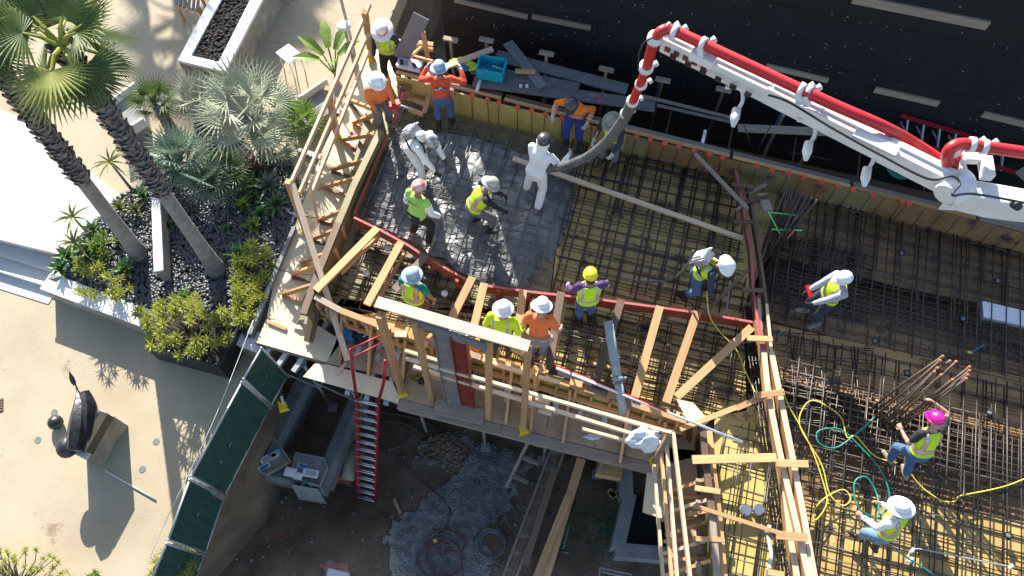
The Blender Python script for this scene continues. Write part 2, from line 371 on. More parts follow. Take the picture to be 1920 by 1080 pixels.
wall('planter_wall','long dark retaining kerb beside the plywood walkway',[at(474,632,G)+V(.02,0,0),at(556,440,G)],.07,.25,(CONC,CONC))
# grey sloping garden walls with white edge
for lab,q in (('slanted grey garden wall slab left of the small green fan palm',[(196,196),(252,156),(268,222),(222,252)]),('slanted grey garden wall slab below the square white table',[(542,195),(612,148),(625,195),(575,228)])):
    t=thing('garden_slab_wall',lab,'wall',at(q[0][0],q[0][1],G)); m=MB(); c=MB()
    top=[at(x,y,G+.45) for x,y in q]
    m.prism([tuple(p[:2]) for p in top],G,G+.30); m.build('slab',CONC,t)
    c.bar(top[0]-ZV*.1,top[1]-ZV*.1,.05,.25); 
    if q[0][0]<300: c.bar(top[3]-ZV*.1,top[2]-ZV*.1,.05,.25)
    c.build('coping',PLAST,t)
# raised trough at the top
t=thing('raised_trough','raised rectangular white rimmed trough of dark mulch','planter',at(420,120,G))
h=.75; O=P2([(333,113),(422,134),(530,-75),(440,-90)],G+h); I=P2([(358,104),(410,116),(500,-62),(452,-70)],G+h)
m=MB(); m.prism(O,G,G+h-.07,bottom=False); m.build('trough_wall',STONE,t)
m=MB(); n=4; vs=[p for p in O]+[p for p in I]+[p-ZV*.12 for p in I]; m.add(vs,[(i,(i+1)%4,4+(i+1)%4,4+i) for i in range(4)]+[(4+i,4+(i+1)%4,8+(i+1)%4,8+i) for i in range(4)]); 
vs=[p for p in O]+[p-ZV*.07 for p in O]; m.add(vs,[(i,4+i,4+(i+1)%4,(i+1)%4) for i in range(4)]); m.build('rim',PLAST,t)
m=MB(); m.add([p-ZV*.062 for p in I],[(0,1,2,3)]); m.build('mulch',SOIL,t)
pebbles('trough_bark_chips',SOIL,I,900,.02,.05,lambda x,y:G+h-.05,'dark bark chips in the raised trough',.4,1,12)
G=GL
# ---------------------------------------------------------------- black membrane wall
nb=ab(at(1300,270,.5))[1]+1.75
aL=ab(at(830,45,.3))[0]; WT=3.45
t=thing('membrane_wall','tall black waterproof membrane wall behind the formwork','wall',fr(aL+8,nb,PIT))
m=MB(); m.bar(fr(aL,nb+.2,(WT+PIT)/2),fr(aL+24,nb+.2,(WT+PIT)/2),.4,WT-PIT); m.build('membrane',MEMB,t)
m=MB()
def wp(px,py):
    u=(px-960)/FPX; v=(540-py)/FPX; d=Vector((u,st+v*ct,-ct+v*st)); tt=(nb-Vector((0,0,CAMH)).dot(E2))/d.dot(E2); return V(0,0,CAMH)+d*tt
for z in (-1.2,.0,1.2,2.4): m.bar(fr(aL,nb-.004,z),fr(aL+24,nb-.004,z),.012,.02)
m.build('seam',BLK,t)
nl=MB()
for k in range(260):
    a=aL+rnd.uniform(.2,14); z=rnd.choice([-.02,1.18,.6,1.8,2.38,3.0])+rnd.uniform(-.06,.06) if rnd.random()<.7 else rnd.uniform(-.5,3.4)
    nl.bar(fr(a,nb-.006,z),fr(a+rnd.uniform(.012,.03),nb-.006,z),.012,.012)
nl.build('nail_plate',GALV,t)
for (x0,y0,x1,y1,wd) in [(852,-2,990,30,.11),(998,29,1108,51,.11),(1437,122,1553,149,.11),(1640,166,1760,193,.13),(1843,212,1960,240,.14),(1600,-4,1853,46,.17)]:
    m=MB(); a=wp(x0,y0);b=wp(x1,y1); z=(a.z+b.z)/2; aa,ba=ab(a)[0],ab(b)[0]
    sl=(b.z-a.z); m.bar(fr(aa,nb-.022,a.z),fr(ba,nb-.022,b.z),.04,wd,ZV); m.build('nailer_board',W_old,t)
# ---------------------------------------------------------------- formwork deck (plywood skin)
brow=ab(at(1300,330,0))[1]+.02                 # line of the back form at deck level
def deck(name,label,px,mat,z=-.30,th=.03):
    m=MB(); m.prism(P2(px,z+th),z,z+th); o=m.build(name,mat); tag(o,label,'form deck','plywood form panels'); return o
t_deck=thing('slab_form_deck','plywood slab form deck under the rebar mats','form deck',at(1200,500,-.35))
FD=-.16
bp=[at(735,150,FD),at(1985,455,FD)]
def dk(px,mat,name='plywood_panel'):
    m=MB(); P=P2(px,FD); m.prism(P,FD-.03,FD); m.build(name,mat,t_deck)
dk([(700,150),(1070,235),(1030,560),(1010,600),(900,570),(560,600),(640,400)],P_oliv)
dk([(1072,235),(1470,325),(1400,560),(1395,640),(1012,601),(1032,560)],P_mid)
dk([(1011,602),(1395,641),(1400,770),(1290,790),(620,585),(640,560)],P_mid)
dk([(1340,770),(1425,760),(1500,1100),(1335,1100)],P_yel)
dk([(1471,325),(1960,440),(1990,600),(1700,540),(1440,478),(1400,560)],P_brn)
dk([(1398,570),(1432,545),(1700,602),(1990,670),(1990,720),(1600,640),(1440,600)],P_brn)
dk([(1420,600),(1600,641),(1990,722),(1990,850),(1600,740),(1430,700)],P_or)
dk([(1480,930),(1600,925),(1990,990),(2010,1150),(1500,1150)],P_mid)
# plywood joints: dark thin battens in the skin
m=MB()
a0,b0=ab(at(1180,560,FD))
for k in range(-4,12):
    m.bar(fr(a0+k*1.22,b0-.8,FD-.045),fr(a0+k*1.22,b0+4.2,FD-.045),.03,.02)
m.build('joint_backing',W_dark,t_deck)
# trench bottoms under the beams
for nm,px in (('beam_trench',[(1425,470),(1990,600),(1990,690),(1420,560)]),('beam_trench',[(1420,690),(1990,840),(2010,1010),(1430,940)])):
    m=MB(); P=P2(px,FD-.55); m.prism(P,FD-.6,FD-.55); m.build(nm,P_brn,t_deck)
# sealing skirt closing the deck underside edges
m=MB(); m.prism(P2([(600,590),(1000,705),(1300,800),(1330,1130),(2050,1150),(2100,440),(1470,300),(740,140),(690,250)],FD-.75),FD-.8,FD-.75); m.build('support_soffit',W_dark,t_deck)
# ---------------------------------------------------------------- rebar
def clip(p,d,poly,tmax=30):
    """segments of the line p+t*d inside poly"""
    ts=[]; n=len(poly)
    for i in range(n):
        a=poly[i];b=poly[(i+1)%n]; ex,ey=b[0]-a[0],b[1]-a[1]; den=d.x*ey-d.y*ex
        if abs(den)<1e-9: continue
        t=((a[0]-p.x)*ey-(a[1]-p.y)*ex)/den; s=((a[0]-p.x)*d.y-(a[1]-p.y)*d.x)/den
        if 0<=s<=1: ts.append(t)
    ts.sort(); return [(ts[i],ts[i+1]) for i in range(0,len(ts)-1,2) if ts[i+1]-ts[i]>.12]
def rebar_mat(name,label,px,s1,s2,z,r1,r2,mat=REB,lower=True,seed=1,pair=.3,ang=0,maxp=98,grp='rebar mats',lf=1.55):
    rr=random.Random(seed); poly=P2(px,z); cx=sum(p.x for p in poly)/len(poly); cy=sum(p.y for p in poly)/len(poly)
    t=thing(name,label,'rebar mat',(cx,cy,z-.1),grp); bars=[]
    e1=Matrix.Rotation(ang,3,'Z')@E1; e2=Matrix.Rotation(ang,3,'Z')@E2
    av=[p.dot(e1) for p in poly]; bv=[p.dot(e2) for p in poly]
    for lay,(zz,f) in enumerate([(z,1),(z-.105,lf)] if lower else [(z,1)]):
        a=min(av)+rr.uniform(0,s2)
        while a<max(av):
            jit=rr.gauss(0,.012)
            for t0,t1 in clip(e1*(a+jit)+e2*0,e2,poly): bars.append((lay,e1*(a+jit)+e2*(t0+rr.uniform(-.02,.12)),e1*(a+rr.gauss(0,.015))+e2*(t1-rr.uniform(-.02,.12)),zz,r2))
            if rr.random()<pair:
                for t0,t1 in clip(e1*(a+.045),e2,poly):
                    if t1-t0>1.2:
                        q=rr.uniform(t0,t1-1.0); bars.append((lay,e1*(a+.045)+e2*q,e1*(a+.05)+e2*min(t1,q+rr.uniform(1,2.5)),zz,r2))
            a+=s2*rr.uniform(.9,1.1)*f
        b=min(bv)+rr.uniform(0,s1)
        while b<max(bv):
            jit=rr.gauss(0,.01)
            for t0,t1 in clip(e2*(b+jit),e1,poly): bars.append((lay,e2*(b+jit)+e1*(t0+rr.uniform(-.02,.1)),e2*(b+rr.gauss(0,.02))+e1*(t1-rr.uniform(-.02,.1)),zz-r1-r2,r1))
            if rr.random()<pair:
                for t0,t1 in clip(e2*(b+.04),e1,poly):
                    if t1-t0>1.2:
                        q=rr.uniform(t0,t1-1.0); bars.append((lay,e2*(b+.04)+e1*q,e2*(b+.045)+e1*min(t1,q+rr.uniform(1,3)),zz-r1-r2,r1))
            b+=s1*rr.uniform(.85,1.15)*f
    top=[b for b in bars if b[0]==0][:maxp]; rest=[b for b in bars if b not in top]
    def tb(m,b):
        p,q=b[1]+ZV*b[3],b[2]+ZV*b[3]; n=max(1,int((q-p).length/1.4)); pts=[p.lerp(q,i/n)+(ZV*rr.gauss(0,.006) if 0<i<n else ZV*0) for i in range(n+1)]
        m.tube(pts,b[4],6)
    for b in top:
        m=MB(); tb(m,b); m.build('rebar',mat,t,True)
    if rest:
        m=MB()
        for b in rest: tb(m,b)
        o=m.build('lower_rebar',mat,t,True); o['kind']='stuff'
    return t
Z0=0.0
rebar_mat('rebar_mat','dark rebar mat half buried in wet concrete',[(742,190),(1072,270),(1030,545),(935,540),(868,512),(668,402)],.16,.235,Z0+.010,.0085,.013,seed=2,mat=REB_C)
rebar_mat('rebar_mat','dark rebar mat over yellow plywood between the concrete and the pink edged divider',[(1074,250),(1385,325),(1405,590),(1110,555),(1032,545)],.155,.235,Z0,.009,.015,seed=3,pair=.55)
rebar_mat('rebar_mat','narrow rebar strip between red edge board and front form wall',[(672,425),(870,525),(945,550),(1110,570),(1400,612),(1415,745),(1295,780),(1000,692),(610,560)],.105,.26,Z0-.02,.0085,.009,seed=4,pair=.8)
rebar_mat('rebar_mat','open rebar grid over the sunlit yellow plywood strip at lower right',[(1345,800),(1430,770),(1500,1100),(1352,1100)],.33,.24,Z0,.009,.010,seed=5,pair=.45)
rebar_mat('rebar_mat','wide dark shaded rebar mat on brown plywood at upper right',[(1470,340),(1960,455),(1990,735),(1470,605),(1425,560)],.14,.23,Z0,.008,.0125,seed=6,pair=.5)
rebar_mat('rebar_mat','dense sunlit rebar mat around the vertical starter bars',[(1450,610),(1990,740),(1990,1100),(1535,1100),(1500,900)],.20,.225,Z0,.0085,.012,seed=7,pair=.6,mat=REB)
rebar_mat('rebar_mat','skewed tangle of rebar beside the divider cleats at right',[(1440,600),(1640,650),(1640,960),(1500,960)],.24,.26,Z0-.05,.009,.010,seed=8,pair=.6,ang=.17,lower=False)
rebar_mat('rebar_mat','fine sloping rebar grid beside the upper end of the divider',[(1430,420),(1640,470),(1640,600),(1440,600)],.10,.13,Z0-.06,.007,.008,seed=9,pair=.2,ang=-.14,lower=False)
# beam cages: long bars with closed stirrups
def cage(label,p0,p1,w,h,z,n,sp,mat=REB_D,e=E1):
    t=thing('beam_cage',label,'rebar cage',(p0+p1)/2,'beam cages in the trenches'); d=(p1-p0); L=d.length; d=d/L; s=d.cross(ZV)
    for k in range(n):
        f=-.5+k/(n-1)
        for zz in (z,z-h):
            m=MB(); m.tube([p0+s*w*f+ZV*zz,p1+s*w*f+ZV*zz],.013,6); m.build('long_bar',mat,t,True)
    m=MB(); x=.05
    while x<L-.05:
        c=p0+d*(x+rnd.gauss(0,.008)); q=[c-s*w*.52+ZV*(z+.02),c+s*w*.52+ZV*(z+.02),c+s*w*.52+ZV*(z-h-.02),c-s*w*.52+ZV*(z-h-.02),c-s*w*.52+ZV*(z+.02)]
        m.tube(q,.0065,5); x+=sp
    o=m.build('stirrup',mat,t,True); o['kind']='stuff'
    return t
def fp(x,y): p=at(x,y,0); p.z=0; return p
cage('dark beam cage with stirrups in the shaded trench by the white foam',fp(1440,520),fp(1960,650),.45,.45,-.06,6,.11)
cage('rusty beam cage with tall stirrups behind the pink helmet worker',fp(1560,775),fp(1960,880),.75,.5,-.02,8,.12)
cage('beam cage running under the starter bars',fp(1450,705),fp(1960,835),.4,.45,-.06,5,.13)
cage('narrow cage of long bars lying just inside the right divider',fp(1400,570),fp(1475,1100),.16,.3,-.02,4,.14,REB)
# ---------------------------------------------------------------- wet concrete
cpoly=P2([(745,232),(900,262),(1062,305),(1060,385),(1042,450),(1012,470),(1000,520),(960,548),(930,536),(872,508),(735,432),(690,405),(700,340)],0)
EDG=[at(x,y,0) for x,y in [(1090,250),(1088,320),(1080,390),(1062,460),(1030,490),(1015,535),(975,560),(925,545)]]
cpoly=P2([(745,232),(900,262),(1088,312),(1082,390),(1062,460),(1030,490),(1015,535),(975,556),(930,540),(872,508),(735,432),(690,405),(700,340)],0)
def segd(x,y,a,b):
    dx,dy=b.x-a.x,b.y-a.y; t=max(0,min(1,((x-a.x)*dx+(y-a.y)*dy)/(dx*dx+dy*dy))); return math.hypot(x-a.x-dx*t,y-a.y-dy*t)
def conch(x,y):
    p=at(0,0,0)
    a,b=ab(V(x,y,0)); h=.065*noise.noise(Vector((x*2.2,y*2.2,0)))+.040*noise.noise(Vector((x*4.2,y*4.2,3)))+.008*noise.noise(Vector((x*13,y*13,7)))
    # lower toward the left edge where the bars still show
    c=at(850,330,0); 
    l=(x-at(700,350,0).x); h+=-.062+min(.0,(l-1.3)*.07)
    g=at(880,470,0); h-=.03*math.exp(-((x-g.x)**2+(y-g.y)**2)/1.2)
    u=at(880,260,0); h+=.045*math.exp(-((x-u.x)**2+(y-u.y)**2)/5.0)
    k=at(1030,400,0); h+=.05*math.exp(-((x-k.x)**2+(y-k.y)**2)/.5)
    d=min(segd(x,y,EDG[i],EDG[i+1]) for i in range(len(EDG)-1))+.16*noise.noise(Vector((x*2.5,y*2.5,4)))+.07*noise.noise(Vector((x*7,y*7,4)))
    h-=.17*math.exp(-max(0,d-.02)/.20)
    return h
cs=[p.x for p in cpoly]; cy_=[p.y for p in cpoly]
grid('wet_concrete',min(cs),max(cs),min(cy_),max(cy_),230,230,conch,CONC_WET,'fresh wet grey concrete being placed over the rebar','stuff',
     mask=lambda x,y: inpoly(x+.09*noise.noise(Vector((x*3,y*3,1))),y+.09*noise.noise(Vector((x*3,y*3,9))),cpoly))
# ---------------------------------------------------------------- formwork lumber
def W(x,y,z): return at(x,y,z)
def lum(m,x0,y0,z0,x1,y1,z1,w=.09,h=.04,**k): m.bar(at(x0,y0,z0),at(x1,y1,z1),w,h,**k); return m
# back form wall
t=thing('back_form_wall','long yellow plywood form wall with timber top along the black membrane wall','form wall',at(1300,300,0))
pl=[(742,156),(815,175),(890,196),(960,214),(1040,233),(1110,250),(1175,266),(1215,276),(1300,296),(1400,321),(1490,343),(1560,360),(1640,380),(1720,400),(1800,421),(1935,456),(2080,494)]
zt=.52
for i in range(len(pl)-1):
    p=at(pl[i][0],pl[i][1]-14,zt);q=at(pl[i+1][0],pl[i+1][1]-14,zt); p.z=q.z=0
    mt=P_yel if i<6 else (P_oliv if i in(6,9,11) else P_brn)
    m=MB(); m.bar(p+ZV*(zt+FD)/2,q+ZV*(zt+FD)/2,.02,zt-FD-.01); m.build('form_panel',mt,t)
m=MB(); p=at(742,138,zt);q=at(2080,476,zt); n=E2*.02
for k in range(6):
    a=p.lerp(q,k/6);b=p.lerp(q,(k+.97)/6); m=MB(); m.bar(a+E2*.035+ZV*.01,b+E2*.035+ZV*.01,.05,.045); m.build('top_plate',W_new if k<5 else W_old,t)
    m=MB(); m.bar(a+E2*.13-ZV*.03,b+E2*.13-ZV*.03,.09,.045); m.build('waler',W_dark if k<2 else W_old,t)
    m=MB(); m.bar(a+E2*.06-ZV*.5,b+E2*.06-ZV*.5,.05,.09); m.build('waler',W_dark,t)
for k in range(26):
    a=p.lerp(q,(k+.5)/26); m=MB(); m.bar(a+E2*.04-ZV*1.6,a+E2*.04-ZV*.04,.09,.04,up=E1); m.build('stud',W_dark,t)
pw=[ab(at(x,y-14,zt)) for x,y in pl]
def pbw(a): return float(np.interp(a,[p[0] for p in pw],[p[1] for p in pw]))
# starter bars with orange caps along the wall
caps=[(918,169),(940,173),(973,186),(1000,192),(1026,199),(1056,208),(1112,220),(1170,233),(1196,240),(1222,246),(1249,253),(1276,258),(1305,261),(1333,267),(1359,272),(1393,280),(1423,287),(1451,292),(1482,300),(1510,305),(1575,306),(1603,316),(1640,322),(1664,329),(1695,335),(1707,338),(832,144),(890,160),(1545,302),(1738,352),(1770,360),(1803,368),(1836,378),(1868,386),(1900,395),(1925,402)]
for k,(x,y) in enumerate(sorted(caps)):
    tt=thing('starter_bar','starter bar %s capped in orange standing against the back form wall'%('leaning and bent,' if k%4==1 else 'upright,'),'rebar',at(x,y+4,.62)-ZV*.6,'capped starter bars along the back form wall')
    tt['label']='vertical starter bar against the back form wall, orange cap on top' if y<345 else 'bare starter bar against the right end of the back form wall'
    top=at(x,y+5,.60); aa=ab(top)[0]; bb=pbw(aa)-.045; top=fr(aa,bb,.60); bx=fr(aa+rnd.uniform(-.03,.03),bb-.02,0); m=MB(); m.tube([bx-ZV*.08,bx+ZV*.2,top],.008,6); m.build('bar',REB,tt,True)
    if y<345 and k%9!=8:
        m=MB(); m.box(top-ZV*.02,.08,.08,.035,rnd.uniform(0,1.5)); m.lathe([(.018,-.07),(.018,0)],top,8); m.build('cap',ORG,tt)
# posts with T heads standing behind the form
tee=[(845,74,838,108),(912,75,905,95),(1025,100,1020,125),(1137,130,1130,155),(1243,150,1232,240),(1357,168,1345,262),(1478,196,1470,235),(1548,222,1540,250)]
for k,(x,y,x2,y2) in enumerate(tee):
    tp=at(x,y,.85); tp.z=0
    tt=thing('tee_post',['weathered T headed brace post behind the propped sheet and red shirt worker','weathered T headed brace post behind the blue crate','T headed brace post right of the leaning grey board','T headed brace post behind the middle of the scaffold planks','T headed brace post with a blue painted side beside the boom hose','dark T headed brace post under the first boom hook','T headed brace post with blue face just below the boom','short brace post under the boom beside the long loose timber'][k],'brace post',tp+ZV*PIT,'T headed brace posts behind the form wall')
    m=MB(); m.bar(tp+ZV*PIT,tp+ZV*.83,.09,.045,up=E1); m.build('post',W_old if k not in(4,5) else W_dark,tt)
    m=MB(); m.bar(tp-E1*.14+ZV*.85,tp+E1*.14+ZV*.85,.09,.045); m.build('head',W_old,tt)
    if k in (4,6,7): m=MB(); m.bar(tp-E1*.05+ZV*.2,tp-E1*.05+ZV*.78,.012,.05,up=E2); m.build('blue_paint',BLUET,tt)
# working planks behind the form
def plank(name,label,x0,y0,z0,x1,y1,z1,w,h,mat,cat='plank',grp=None,**k):
    m=MB(); lum(m,x0,y0,z0,x1,y1,z1,w,h,**k); return tag(m.build(name,mat,bevel=0),label,cat,grp)
g='scaffold planks behind the form wall'
plank('scaffold_plank','long grey scaffold plank nearest the form wall, pink paint mark near its middle',888,152,.60,1228,199,.60,.24,.045,W_grey,'plank',g)
plank('scaffold_plank','grey scaffold plank lying behind the longest one',930,104,.60,1176,168,.60,.24,.045,W_grey,'plank',g)
plank('scaffold_plank','grey scaffold plank under the blue crate',885,128,.62,1085,166,.62,.24,.04,W_grey,'plank',g)
plank('loose_board','short wide grey board thrown diagonally across the scaffold planks',952,80,.66,1018,163,.68,.20,.04,W_grey)
plank('loose_board','small timber offcut lying on the diagonal grey board',966,133,.74,1004,135,.74,.08,.04,W_new)
plank('loose_board','pale board reaching from the red shirt worker toward the T posts',790,142,.72,924,92,.8,.12,.04,W_pale)
plank('loose_board','long thin dark strip bridging from the hose to the black wall',1205,180,.66,1368,220,.66,.06,.03,W_old)
plank('loose_board','long thin grey batten bridging beside the dark strip',1232,197,.66,1372,229,.66,.05,.03,W_grey)
plank('loose_board','long heavy brown timber lying level below the boom',1384,240,.55,1612,250,.55,.14,.06,W_old)
m=MB(); 
for (x,y) in ((1121,180),(1128,186),(1124,189)): m.bar(at(x-5,y-2,.628),at(x+5,y+3,.628),.02,.004)
tag(m.build('paint_mark',PINK),'scribbled pink paint mark on the long grey plank','paint mark')
# propped plywood sheet
t=thing('propped_sheet','grey plywood sheet propped up on a timber A frame','plywood sheet',at(770,120,.3))
m=MB(); a=at(790,30,1.75);b=at(752,110,.62); m.bar(a,b,.30,.025,up=E2); m.build('sheet',W_grey,t)
m=MB(); lum(m,793,60,1.4,802,108,.5); lum(m,800,80,1,772,104,.55); lum(m,784,80,1.0,812,84,.95,.09,.05); m.build('prop',W_new,t)
# guardrail stub at the top left
t=thing('guardrail','short timber guardrail behind the wide brim hat worker','guardrail',at(740,70,PF))
for z,yy in ((.6,78),(.15,100)): m=MB(); lum(m,706,yy-12,z,812,yy+16,z,.04,.09); m.build('rail',W_new,t)
# floor panel of upper platform corner where two workers stand
# crate, cases, gloves
def crate(name,label,c,L,Wd,H,rz,mat,cat,inner=True,grp=None):
    t=thing(name,label,cat,c,grp); x=V(math.cos(rz),math.sin(rz),0); y=V(-math.sin(rz),math.cos(rz),0); w_=.012
    m=MB(); m.box(c,L,Wd,.012,rz); 
    for s in(-1,1):
        m.bar(c+y*s*Wd/2-x*L/2+ZV*H/2,c+y*s*Wd/2+x*L/2+ZV*H/2,w_,H); m.bar(c+x*s*L/2-y*Wd/2+ZV*H/2,c+x*s*L/2+y*Wd/2+ZV*H/2,w_,H)
    m.build('crate_body',mat,t)
    m=MB()
    for zz in (.97,.55):
      for s in(-1,1):
        m.bar(c+y*s*Wd/2*1.03-x*L*.53+ZV*H*zz,c+y*s*Wd/2*1.03+x*L*.53+ZV*H*zz,.03,.018); m.bar(c+x*s*L/2*1.03-y*Wd*.5+ZV*H*zz,c+x*s*L/2*1.03+y*Wd*.5+ZV*H*zz,.03,.018)
    m.build('crate_rim',mat,t)
    return t,x,y
c=at(922,138,.65); t,x,y=crate('tool_crate','turquoise plastic crate of tools on the scaffold planks',c,.48,.34,.26,-.2,BLUEC,'crate')
for k in range(6):
    p=c+x*rnd.uniform(-.16,.16)+y*rnd.uniform(-.1,.1)+ZV*(.03+.02*k); m=MB(); m.tube([p-x*.12,p+y*rnd.uniform(-.08,.08)+x*.13],.014,7); o=m.build('hand_tool',[GALV,BLUET,WPL][k%3],None,True); tag(o,['steel bar tool in the turquoise crate','blue handled tool in the turquoise crate','white handled tool in the turquoise crate'][k%3]+[' lying lowest',' near its rim'][k//3],'tool','tools in the turquoise crate')
def lump(name,label,c,sx,sy,sz,mat,cat,rz=0,seed=0,grp=None,amp=.22,parent=None):
    m=MB(); m.lathe([(max(1e-4,math.sin(math.pi*i/12)),-math.cos(math.pi*i/12)) for i in range(13)],(0,0,0),24)
    M=Matrix.Rotation(rz,3,'Z')
    for i,p in enumerate(m.v):
        p=Vector(p); r=1+amp*noise.noise(p*1.7+Vector((seed,0,0)))*2+amp*.6*noise.noise(p*5+Vector((seed,0,0))); p=p*r; p.z=max(p.z,-.45)
        m.v[i]=tuple(Vector(c)+ZV*sz*.45+M@Vector((p.x*sx,p.y*sy,p.z*sz)))
    o=m.build(name,mat,parent,True)
    return o if parent else tag(o,label,cat,grp)
t=thing('equipment_case','open white case of equipment on the plank beside the propped sheet','case',at(764,120,.6)); m=MB(); m.bar(at(746,116,.62),at(790,126,.62),.22,.08); m.build('case_body',WPL,t)
for k in range(5): m=MB(); m.box(at(753+8*k,118+2*k,.66),.06,.1,.05,rnd.random()); m.build('case_item',[BLK,GALV,WPL][k%3],t)
lump('safety_vest','crumpled yellow green safety vest left on the plank beside the crate',at(872,124,.62),.28,.10,.10,None or mk('neon_yellow_cloth',(.50,.75,.03),.7,scale=9,var=.15),'vest',-.3,2)
lump('work_gloves','dark blue gloves on the crumpled vest',at(868,130,.7),.10,.07,.06,BLUET,'gloves',0,4)
m=MB(); m.tube([at(901,150,.66),at(893,172,.66)],.03,10); tag(m.build('caulk_tube',WPL,None,True),'pale tube lying beside the turquoise crate','tube')
for i,(x,y) in enumerate(((976,163),(988,163))): m=MB(); m.lathe([(.03,0),(.03,.05),(.02,.06),(1e-4,.06)],at(x,y,.63),14); tag(m.build('paint_can',WPL,None,True),['left','right'][i]+' of two small white cans on the grey plank','can','pair of white cans')
m=MB(); m.tube([at(1322,248,.6),at(1317,268,.55)],.03,10); m.ball(at(1322,246,.62),.03); tag(m.build('water_bottle',WPL,None,True),'pale bottle standing on the back form wall near the brace','bottle')
# left corner: short box form, red board etc
t=thing('corner_form','small timber box form in the top left corner of the pour','form',at(770,200,0))
for a in [(757,160,.3,748,205,.2),(812,158,.3,795,212,.1),(762,183,.15,800,196,.15),(767,205,.1,793,215,.1),(775,188,.15,770,203,.1),(748,160,.4,770,167,.4)]: m=MB(); lum(m,*a,w=.09,h=.05); m.build('form_board',W_dark if rnd.random()<.4 else W_new,t)
plank('stake_board','pink painted board slanting in the top left corner of the pour',757,172,.35,738,232,.0,.07,.03,W_pink)
# ---------------------------------------------------------------- left walkway and edge form
tw=thing('walkway_platform','pale plywood working platform wrapping the left and front of the form','platform',at(600,500,PF))
def pp(px,mat,z=PF,n='plywood_sheet'): m=MB(); m.prism(P2(px,z),z-.03,z); m.build(n,mat,tw)
pp([(600,292),(640,205),(722,228),(684,330)],P_pale); pp([(640,204),(700,70),(775,92),(742,195),(722,227)],P_pale)
pp([(600,293),(684,331),(652,420),(561,402)],P_pale); pp([(560,404),(651,421),(612,520),(519,505)],P_pale); pp([(518,507),(611,521),(575,610),(500,596)],P_pale)
pp([(499,598),(600,612),(641,640),(612,679),(480,642)],P_pale)
pp([(642,600),(760,640),(730,705),(613,681),(630,640)],P_osb); pp([(590,682),(613,683),(760,722),(748,756),(568,706)],P_pale)
pp([(762,640),(900,680),(880,780),(750,747),(732,707)],P_osb); pp([(902,680),(1040,715),(1022,816),(881,781)],P_osb)
pp([(1042,715),(1190,755),(1170,853),(1023,817)],P_osb); pp([(1192,755),(1345,795),(1330,850),(1240,872),(1171,854)],P_osb)
pp([(749,748),(940,797),(935,815),(744,766)],W_old,n='edge_plank'); pp([(941,797),(1228,870),(1222,886),(936,815)],W_old,n='edge_plank')
pp([(1240,838),(1350,850),(1362,1100),(1262,1100),(1236,900)],P_osb); pp([(1214,880),(1246,872),(1250,975),(1205,960)],P_pale,PF-.05)
m=MB(); m.bar(at(748,765,PF-.12),at(1222,886,PF-.12),.05,.16); m.build('fascia_board',W_old,tw)
m=MB(); m.bar(at(480,644,PF-.06),at(614,682,PF-.06),.03,.08); m.build('fascia_board',W_old,tw)
# aluminium joists sticking out below
jo=[(515,660,498,672),(545,668,528,680),(575,676,560,690),(605,690,592,702),(558,660,545,672)]
js=[]
for k in range(5):
    x=505+k*31; y=654+k*8.5; js.append((x,y,x-14,y+20))
for k in range(7):
    x=655+k*36; y=722+k*9.3; js.append((x,y,x-3,y+12))
for k in range(6):
    x=950+k*46; y=800+k*11.5; js.append((x,y,x,y+10))
for x,y,x2,y2 in js:
    a=at(x,y,PF-.1); b=at(x2,y2,PF-.12); m=MB(); d=(b-a).normalized(); m.bar(a-d*1.2,b+d*.06,.085,.015); m.bar(a-d*1.2-ZV*.08,b+d*.05-ZV*.08,.085,.012); m.bar(a-d*1.2-ZV*.04,b+d*.04-ZV*.04,.02,.08); m.build('joist',ALU,tw)
for x,y,x2,y2 in [(640,192,552,168),(668,135,612,100),(622,238,603,205),(612,262,588,286),(600,300,562,287),(590,408,508,390),(585,300,560,283),(640,213,600,198)][0:0]+[(650,216,598,197),(612,300,559,283),(580,408,508,388)]:
    m=MB(); m.bar(at(x,y,PF-.1),at(x2,y2,PF-.1),.10,.1); m.build('joist',ALU,tw)
m=MB(); m.bar(at(556,402,PF-.1),at(538,436,PF-.12),.10,.1); m.build('joist',ALU,tw)
# vertical shores below the platform
for k,(x,y) in enumerate([(640,740),(770,768),(900,800),(1030,828),(1150,860),(560,712)]):
    b=at(x,y,PF-.2)-V(0,-.35,0); tt=thing('shoring_post','galvanised adjustable shoring post under the platform edge'+[' by the ladder',' right of the ladder',' above the rubble heap',' above the scaffold frames',' above the dark pit corner',' above the concrete beams'][k],'shoring post',(b.x,b.y,PIT),'shoring posts under the platform')
    m=MB(); m.tube([V(b.x,b.y,PIT),V(b.x,b.y,PF-.25)],.03,8); m.build('post',GALV,tt,True)
    for zz in (PF-.28,PIT+.05): m=MB(); m.box((b.x,b.y,zz),.18,.18,.02); m.build('plate',GALV,tt)
    m=MB(); m.tube([V(b.x,b.y,-2.2),V(b.x+.5,b.y+.1,PF-.3)],.015,6); m.tube([V(b.x,b.y,-2.2),V(b.x-.5,b.y-.1,PF-.3)],.015,6); m.build('brace',GALV,tt)
